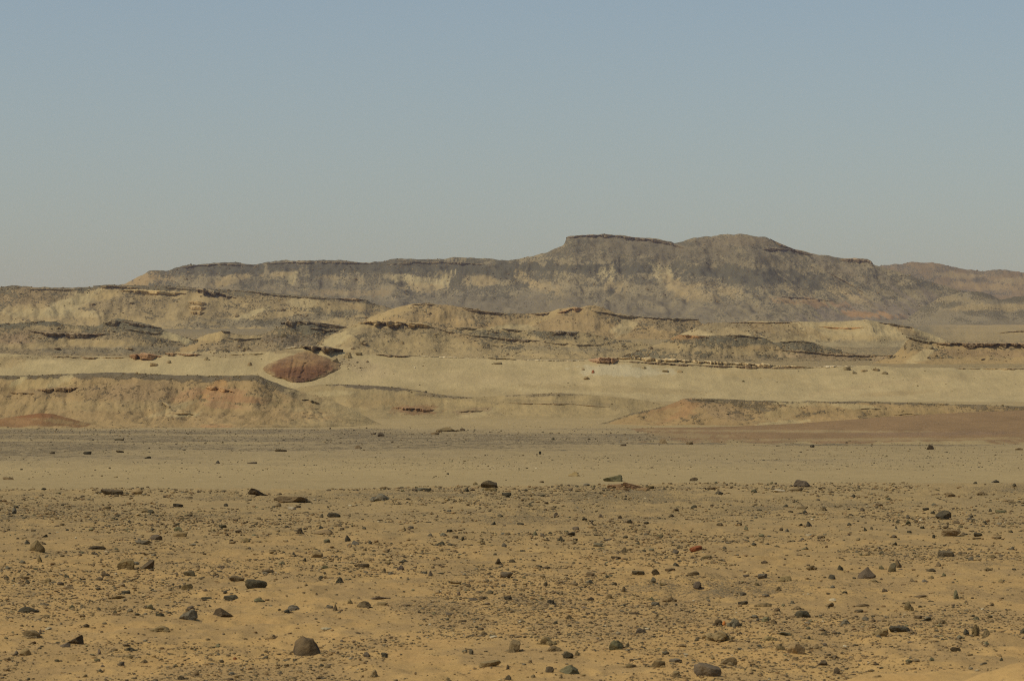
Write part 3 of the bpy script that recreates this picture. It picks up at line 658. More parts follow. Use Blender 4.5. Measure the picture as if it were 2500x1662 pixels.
ledge(CS, [(1260, 877), (1350, 880), (1440, 880)], 3.2, 'white', 154)
ledge(CS, [(1436, 878), (1458, 875), (1490, 876), (1512, 879)], 15, (.32, .205, .12), 155, out=0.8, under='brown', label='reddish-brown notch where the white ledge begins')
ledge(CS, [(1470, 873), (1530, 873), (1600, 876), (1700, 880), (1800, 886), (1900, 892), (1992, 897)], 9, (.40, .32, .19), 156, out=1.5, under='brown', label='long pale slab ledge with a dark undercut')
ledge(CS, [(1480, 881), (1560, 883), (1660, 889), (1760, 893), (1880, 897), (1980, 899)], 6, (.145, .09, .058), 157, out=0.9, under='dark')
ledge(CS, [(1990, 896), (2040, 893), (2090, 894)], 4, 'white', 158)
ledge(CS, [(2330, 899), (2360, 899), (2395, 900)], 4.5, 'brown', 159, under='dark')
ledge(CS, [(2398, 900), (2430, 900), (2470, 901)], 4, 'tan', 160, under='brown')
ledge(CS, [(2430, 900), (2480, 900), (2560, 901)], 4.5, 'brown', 161, under='dark')

def bulge(h, cx, cy, w, hh, depth, seed, cols, name, label):
    """a rounded mass of layered rock swelling out of a slope, centred on a photo pixel; cols from top to bottom, the low ones holding painted shade"""
    P0 = on_hill(h, cx, cy)
    d = P0[1]; mx = w / F * d / 2; mz = hh / F * d / 2
    nu, nv = 120, 90
    u = np.linspace(-1, 1, nu)[None, :]; v = np.linspace(1, -1, nv)[:, None]
    vv = np.linspace(1, -1, 13)
    bb = np.array([[on_hill(h, cx + uu * w / 2, cy - q * hh / 2)[1] for uu in u[0]] for q in vv])
    bb = np.stack([np.convolve(np.pad(b, 6, mode='edge'), np.ones(13) / 13, 'valid') for b in bb])
    base = np.stack([np.interp(-v[:, 0], -vv, bb[:, c]) for c in range(nu)], 1)
    vt = np.where(v > 0, 0.62, 1.0)
    wv = np.interp(-v, [-1, -0.75, -0.35, -0.05, 0.25, 0.6, 0.85, 1], [0.05, 0.22, 0.62, 0.96, 1.0, 0.74, 0.42, 0.12])
    wv = wv * (1 + 0.45 * (fbm(v * 3.2 + 5 * (u > 0), u * 0 + (u > 0) * 3.3, seed, 4) - 0.5))
    f = np.clip(1 - (u / wv) ** 2, 0, 1) ** 0.6 * np.clip((1 - v) * 2.2, 0, 1) ** 0.7 * np.clip((1 + v) * 5, 0, 1) ** 0.5
    lay = 0.5 * vnoise(u * 2 + 3, v * 4, seed + 1) + 0.5 * vnoise(u * 7 + 3, v * 2.0, seed + 9)
    crack = ridged(u * 5, v * 0.8 + 2, seed + 2, 2)
    X = (cx - 1250) / F * d + u * mx + 0 * v
    Z = P0[2] + v * mz + 0 * u
    Y = base - depth * f * (0.85 + 0.22 * lay + 0.30 * (0.6 - crack)) * np.interp(-v, [-1, -0.2, 0.1, 0.35, 0.7, 1], [0.25, 0.8, 1.0, 0.95, 0.62, 0.3]) * (1 - 0.30 * np.exp(-((u + 0.24 + 0.06 * v + 0.05 * (vnoise(v * 5, 0 * u, seed + 12) - .5)) / 0.035) ** 2) - 0.2 * np.exp(-((u - 0.12 - 0.05 * v + 0.1 * (vnoise(v * 6, 0 * u, seed + 15) - .5)) / 0.03) ** 2)) + 0.35 * (1 - f) + 0.55 * (fbm(u * 16, v * 9, seed + 3, 4) - .5) - 0.30 * f * sstep(.45, .6, fbm(u * 4.5, v * 6, seed + 18, 3))
    tint = np.empty((nv, nu, 3))
    ks = np.linspace(0, 1, len(cols)); tt = (1 - v) / 2 + 0.12 * (fbm(u * 6, v * 3, seed + 4, 3) - 0.5)
    for c in range(3):
        tint[..., c] = np.interp(tt, ks, [colour(q)[c] for q in cols])
    eg = sstep(0.66, 1.0, np.abs(u) / wv + 0.35 * (fbm(u * 9, v * 9, seed + 6, 3) - 0.5))
    tint = lerp(tint * (0.86 + 0.28 * fbm(u * 8, v * 5, seed + 10, 4))[..., None], C['tan'] * 1.05, 0.8 * eg[..., None])
    keep = (f > 0.0)
    co = np.stack([X, Y, Z], -1).reshape(-1, 3)
    fc = grid_faces(nv, nu); k = keep.ravel()
    fc = fc[k[fc].any(1)]
    me = mesh_from(name, co, fc, MAT_LEDGE, tint.reshape(-1, 3), None, False)
    o = link(name, me, h.obj); o['label'] = label
    return o

bulge(CS, 738, 889, 188, 92, 3.0, 171, ['tan', 'tan', (.25, .16, .08), (.205, .125, .062), (.195, .108, .05), (.182, .092, .042), (.155, .077, .036), (.13, .066, .034), (.10, .056, .034)], 'red_outcrop', 'rust-red rounded outcrop set in the cream sand slope')  # lower colours darkened to paint in the shade at the outcrop's foot

sand_mound = hill('sand_mound', [(560, 1010), (640, 975), (700, 955), (740, 944), (780, 939), (830, 938), (900, 940), (970, 946), (1030, 955), (1090, 965), (1150, 969), (1190, 968), (1230, 964), (1300, 961), (1360, 959), (1420, 962), (1480, 966), (1540, 972), (1620, 985),
    (1700, 1005)], 400, MAT_MID, base='sandmid', k=4.5, nx=800, ns=90, rubble=.3, gul=(9, 1.0), seed=181, cover0=.12, cap=None, jag=0.3, rough=.5, back=3, wander=2, foot=('sandmid', .3),
    ops=[(930, 942, 190, 9, .07, (.15, .12, .09), .95, .75), (1080, 967, 80, 5, .05, 'gravel', .7, .6), (1330, 963, 100, 5, -.02, 'gravel', .55, .5), (1015, 1000, 62, 14, 0, (.25, .155, .08), .85, .35), (1000, 975, 90, 14, .05, 'tan', .5, .2), (1150, 985, 120, 8, .1, 'yel', .5, .15),
         (1160, 1010, 60, 12, -.25, 'cream', .6, .05), (1150, 1003, 50, 8, -.15, (.25, .17, .1), .5, .3), (900, 985, 80, 12, 0, 'tan', .6, .2), (1400, 985, 160, 6, .05, 'olive', .4, .3), (800, 960, 60, 8, 0, 'pale', .5, .1)],
    label='low sand mound with a dark gravel crest between two mesas')
ledge(sand_mound, [(960, 994), (1000, 995), (1060, 1000)], 9, (.24, .15, .08), 182, out=.7, under='brown', label='flaky brown outcrop low on the sand mound')
ledge(sand_mound, [(1240, 983), (1320, 985), (1400, 986), (1490, 994)], 3, 'brown', 183)
ledge(sand_mound, [(1120, 1005), (1150, 1002), (1180, 1003)], 4, 'brown', 184)

east_mound = hill('east_mound', [(1420, 1048), (1480, 1030), (1540, 1010), (1580, 1001), (1620, 992), (1650, 982), (1668, 974), (1690, 972), (1740, 973), (1800, 975), (1870, 978), (1950, 980), (2040, 981), (2100, 980), (2150, 981), (2250, 984), (2400, 988), (2500, 991), (2900, 1002)],
    352, MAT_MID, base=(.32, .225, .112), k=4.0, rub_col=(.225, .165, .088), rubble=.7, nx=900, ns=90, gul=(7, 2.0), seed=191, cover0=.28, cap='olive', cap_h=5, cap_cover=.55, jag=.4, rough=.9, wander=1.5, back=3,
    ops=[(1650, 1000, 80, 28, -.3, (.30, .185, .092), .9, .25), (1600, 1020, 60, 16, -.3, 'tan', .6, .15), (1770, 1005, 70, 18, .2, (.31, .22, .12), .8, .4), (1830, 990, 80, 10, .25, 'olive', .6, .6), (1960, 985, 80, 8, .05, 'pale', .5, .1), (2020, 990, 60, 14, 0, 'tan', .5, .3),
         (1900, 1010, 60, 18, -.2, 'sandmid', .6, .15), (2200, 1000, 200, 12, 0, 'tan', .7, .25), (2090, 992, 60, 8, .1, 'pale', .5, .2), (1900, 1035, 80, 8, -.1, 'pale', .6, .05), (1720, 978, 60, 5, 0, 'slate', .6, .7), (2060, 982, 60, 3, 0, 'gravel', .7, .6)],
    label='tan mound with a reddish flank behind the red-brown slope')
ledge(east_mound, [(2098, 997), (2120, 996), (2150, 998)], 3.5, 'slate', 192)
ledge(east_mound, [(1690, 975), (1720, 975), (1760, 977)], 3, 'slate', 193)
ledge(east_mound, [(2180, 1012), (2220, 1009), (2250, 1012)], 4, 'olive', 194)

west_mesa = hill('west_mesa', [(-500, 925), (-200, 922), (0, 914), (60, 915), (100, 914), (200, 911), (270, 910), (340, 913), (420, 916), (520, 919), (580, 917), (615, 915), (632, 917), (650, 925), (690, 940), (730, 953), (780, 968), (830, 985), (870, 1004), (900, 1020), (940, 1040),
    (990, 1054)], 346, MAT_MID, base=(.33, .236, .12), k=4.3, nx=1200, ns=120, gul=(8.5, 1.5), seed=201, cover0=.26, cap='slate', cap_h=13, cap_cover=.85, cap_to=700, jag=.3, rough=.9, wander=1.5, back=6, rub_col=(.25, .18, .095), rubble=.4,
    profile=[(0, 0), (0.25, 0.07), (0.5, 0.24), (0.7, 0.50), (0.86, 0.80), (0.94, 0.93), (1, 1)],
    ops=[(100, 936, 100, 14, 0, 'yel', .7, .15), (150, 928, 40, 10, -.4, 'cream', .75, .08), (45, 930, 24, 9, -.5, 'pale', .6, .1), (125, 958, 60, 11, -.05, (.22, .16, .09), .8, .3), (330, 960, 120, 30, .0, (.29, .205, .115), .7, .4), (520, 948, 40, 18, -.6, 'orange', .6, .2),
         (545, 958, 60, 14, .05, (.33, .20, .105), .8, .2), (600, 975, 110, 9, .02, (.34, .19, .10), .6, .2), (460, 965, 50, 14, -.3, (.33, .205, .11), .6, .25), (250, 990, 240, 14, .0, 'sandmid', .5, .2), (420, 1000, 70, 9, -.35, 'cream', .5, .05), (410, 990, 24, 12, .6, 'olive', .5, .4),
         (450, 1012, 50, 6, -.05, 'pale', .6, .15), (540, 990, 60, 8, .1, (.34, .20, .11), .5, .2), (700, 985, 90, 14, .25, 'sandmid', .5, .3), (780, 985, 130, 8, .30, 'gravel', .6, .65), (690, 948, 70, 8, .33, 'gravel', .7, .7), (830, 1010, 90, 10, .25, 'tan', .5, .45),
         (530, 1040, 50, 7, 0, (.35, .20, .10), .6, .2), (640, 1035, 160, 9, 0, 'tan', .5, .2), (300, 1035, 200, 10, 0, 'tan', .6, .25), (600, 1008, 80, 8, .1, 'tan', .5, .25), (60, 990, 100, 14, 0, 'tan', .6, .2), (880, 1000, 170, 44, .3, (.40, .31, .165), .95, .08, 1), (820, 1035, 150, 16, .0, 'sandmid', .8, .1, 1)],  # end flank's pale sand tint is lightened to offset the shade falling there
    label='flat-topped tan and reddish mesa with a dark gravel cap')
ledge(west_mesa, [(92, 952), (140, 947), (195, 945)], 12, (.25, .175, .095), 202, out=.7, under='brown', label='brown rock band under pale yellow patches on the mesa')
ledge(west_mesa, [(22, 957), (50, 958), (88, 960)], 5, (.24, .17, .09), 203, out=.7)
ledge(west_mesa, [(500, 946), (530, 944), (575, 958)], 9, (.30, .185, .09), 204, out=.6)
ledge(west_mesa, [(425, 1010), (450, 1008), (478, 1011)], 4, 'tan', 205, under='brown')
ledge(west_mesa, [(735, 974), (755, 975), (780, 984)], 7, 'olive', 206)
ledge(west_mesa, [(395, 980), (408, 986), (420, 996)], 7, 'olive', 207, out=.7)

red_hump = hill('red_hump', [(-150, 1045), (-60, 1030), (0, 1022), (30, 1017), (60, 1013), (100, 1008), (130, 1010), (160, 1018), (200, 1029), (240, 1040), (290, 1050)], 326, MAT_MID, base=(.232, .138, .068), k=3.5, nx=320, ns=50, rubble=.2, rub_col='tan', gul=(4, 1.0), seed=211, cover0=.12, jag=.3,
    ops=[(80, 1014, 90, 6, 0, (.22, .105, .05), .7, .1), (150, 1030, 60, 6, .1, 'tan', .6, .2), (40, 1030, 40, 5, 0, (.28,.17,.085), .6, .2)], foot=('tan', .25), label='low rust-red hump at the foot of the mesa')

red_slope = hill('red_slope', [(1330, 1056), (1400, 1050), (1500, 1046), (1620, 1044), (1750, 1042), (1850, 1038), (1950, 1033), (2050, 1026), (2150, 1018), (2250, 1012), (2350, 1007), (2500, 1001), (2700, 995), (2900, 990)], 318, MAT_MID, base='redplain', depth=120, nx=700, ns=120,
    rubble=.0, gul=(30, .25), seed=221, cover0=.26, jag=.1, rough=.12, back=3, profile=[(0, 0), (0.3, 0.16), (0.6, 0.48), (0.85, 0.82), (1, 1)],
    ops=[(1900, 1052, 400, 3.2, .005, 'sandmid', .55, .1), (2050, 1073, 380, 4, -.006, 'sandmid', .5, .15), (1600, 1062, 200, 8, .01, 'sandmid', .5, .1), (2300, 1058, 250, 5, -.01, (.23, .155, .1), .5, .4), (2420, 1070, 120, 3, -.02, 'tan', .6, .1)], foot=('sandmid', .16),
    label='smooth red-brown gravel slope rising to one side')
# ------------------------------------------------------------------ loose rock
_ICO = {}
def ico(level):
    if level in _ICO: return _ICO[level]
    p = (1 + 5 ** 0.5) / 2
    v = np.array([(-1, p, 0), (1, p, 0), (-1, -p, 0), (1, -p, 0), (0, -1, p), (0, 1, p), (0, -1, -p), (0, 1, -p), (p, 0, -1), (p, 0, 1), (-p, 0, -1), (-p, 0, 1)], float)
    f = [(0, 11, 5), (0, 5, 1), (0, 1, 7), (0, 7, 10), (0, 10, 11), (1, 5, 9), (5, 11, 4), (11, 10, 2), (10, 7, 6), (7, 1, 8), (3, 9, 4), (3, 4, 2), (3, 2, 6), (3, 6, 8), (3, 8, 9), (4, 9, 5), (2, 4, 11), (6, 2, 10), (8, 6, 7), (9, 8, 1)]
    v = [tuple(q / np.linalg.norm(q)) for q in v]
    for _ in range(level):
        cache, nf = {}, []
        def midp(a, b):
            k = (min(a, b), max(a, b))
            if k not in cache:
                m = np.array(v[a]) + np.array(v[b]); v.append(tuple(m / np.linalg.norm(m))); cache[k] = len(v) - 1
            return cache[k]
        for a, b, c in f:
            ab, bc, ca = midp(a, b), midp(b, c), midp(c, a)
            nf += [(a, ab, ca), (b, bc, ab), (c, ca, bc), (ab, bc, ca)]
        f = nf
    _ICO[level] = (np.array(v), np.array(f))
    return _ICO[level]

def n3(p, s, seed):
    return (vnoise(p[:, 0] * s + 5.1, p[:, 1] * s + p[:, 2] * s * 0.73, seed) + vnoise(p[:, 1] * s - 2.7, p[:, 2] * s + p[:, 0] * s * 0.61, seed + 7) + vnoise(p[:, 2] * s + 8.3, p[:, 0] * s - p[:, 1] * s * 0.57, seed + 13)) / 3 - 0.5

def one_stone(seed, shape, level):
    """unit stone: x, y in -0.5..0.5, z from a little below 0 up to 1"""
    rg = np.random.RandomState(seed)
    v, f = ico(level)
    v = v.copy()
    npl, lo, hi = dict(a=(13, .50, .85), f=(11, .55, .9), r=(14, .58, .9), p=(6, .6, .9), w=(9, .5, .85), l=(10, .55, .85), c=(7, .7, .95), m=(3, .7, .9))[shape]
    for _ in range(npl):
        n = rg.normal(size=3); n /= np.linalg.norm(n)
        o = rg.uniform(lo, hi)
        s = v @ n
        v -= n[None, :] * np.maximum(0, s - o)[:, None] * 0.96
    if shape == 'm':                                # the big one: broad foot, steep side, shoulder, blunt peak past the middle
        for n, o in (((-.70, -.35, .62), .40), ((.50, -.45, .74), .50), ((.88, -.15, .45), .50), ((-.15, -.93, .33), .48), ((.1, .85, .5), .5), ((-.97, 0, .2), .60), ((.25, -.2, .95), .50), ((-.5, -.75, .45), .50), ((.45, -.85, .28), .52)):
            n = np.array(n); n /= np.linalg.norm(n)
            v -= n[None, :] * np.maximum(0, v @ n - o)[:, None] * 0.95
    if shape == 'p':                                # a peak off the middle, uneven flanks
        a0 = rg.uniform(0, 6.28)
        for q in range(4):
            a = a0 + q * 1.57 + rg.uniform(-.5, .5)
            n = np.array([math.cos(a), math.sin(a), rg.uniform(0.35, 1.0)]); n /= np.linalg.norm(n)
            v -= n[None, :] * np.maximum(0, v @ n - rg.uniform(.45, .68))[:, None] * 0.9
        h = np.clip((v[:, 2] + 0.6) / 1.4, 0, 1)
        v[:, 0] = v[:, 0] * (1.15 - 0.25 * h) + 0.08 * h; v[:, 1] *= (1.1 - 0.2 * h)
    if shape == 'w':
        n = np.array([-0.65, rg.uniform(-.3, .1), 0.75]); n /= np.linalg.norm(n)
        v -= n[None, :] * np.maximum(0, v @ n - 0.15)[:, None] * 0.97
    if shape in 'fl':
        n = np.array([rg.uniform(-.15, .15), rg.uniform(-.2, .1), 1.0]); n /= np.linalg.norm(n)
        v -= n[None, :] * np.maximum(0, v @ n - 0.34)[:, None] * 0.92
    amp = dict(a=.20, f=.22, r=.20, p=.20, w=.18, l=.22, c=.34, m=.17)[shape]
    nn = v / (np.linalg.norm(v, axis=1)[:, None] + 1e-6)
    v = v + nn * (amp * n3(v, 2.2, seed) + amp * 0.6 * n3(v, 5.5, seed + 3) + amp * 0.35 * n3(v, 12.0, seed + 5))[:, None]
    if shape in 'afrw':
        h = np.clip((v[:, 2] + 0.7) / 1.4, 0, 1)
        v[:, 0] *= 1.08 - 0.18 * h; v[:, 1] *= 1.08 - 0.18 * h
    if shape == 'l':
        v[:, 2] += 0.25 * np.sin(v[:, 0] * 3 + rg.uniform(0, 6)); v[:, 1] += 0.3 * np.sin(v[:, 0] * 2.2 + rg.uniform(0, 6))
    return v, f

def fit(v):
    lo, hi = v.min(0), v.max(0)
    v = (v - (lo + hi) / 2) / (hi - lo)
    v[:, 2] = v[:, 2] * 1.42 + 0.29                 # sits well down in the sand
    return v

def stone_shape(seed, shape, level):
    if shape == 'c':                                # a crumbling clump: knobs heaped on a low core
        rg = np.random.RandomState(seed)
        vs, fs, n = [], [], 0
        for q in range(rg.randint(15, 26)):
            v, f = one_stone(seed * 31 + q, 'r' if q % 2 else 'a', (2 if level >= 4 else 1))
            a = rg.uniform(0, 6.28); r = 0.0 if q == 0 else rg.uniform(.15, .8) ** 0.8
            s = 0.5 if q == 0 else rg.uniform(.10, .30) * (1.15 - 0.4 * r)
            v = v * (s * rg.uniform(.8, 1.3), s * rg.uniform(.8, 1.3), s * rg.uniform(.7, 1.1)) + np.array([math.cos(a) * r * .75, math.sin(a) * r * .75, (1 - r) * rg.uniform(0.05, .45)])
            vs.append(v); fs.append(f + n); n += len(v)
        return fit(np.concatenate(vs)), np.concatenate(fs)
    v, f = one_stone(seed, shape, level)
    return fit(v), f

CW = dict(K='dark grey', G='grey', B='dark brown', N='brown', T='tan', R='rust-red', P='purplish grey', W='whitish', V='greenish grey', O='orange', S='reddish tan')
CC = dict(K=(.084, .073, .047), G=(.165, .143, .10), B=(.105, .078, .045), N=(.19, .14, .073), T=(.26, .19, .095), R=(.25, .09, .038), P=(.135, .106, .074), W=(.46, .40, .28), V=(.15, .138, .078), O=(.40, .15, .045), S=(.27, .17, .09))
SW = dict(f='flat', a='angular', r='rounded', c='crumbly', p='pointed', m='peaked', w='wedge-shaped', l='thin long')

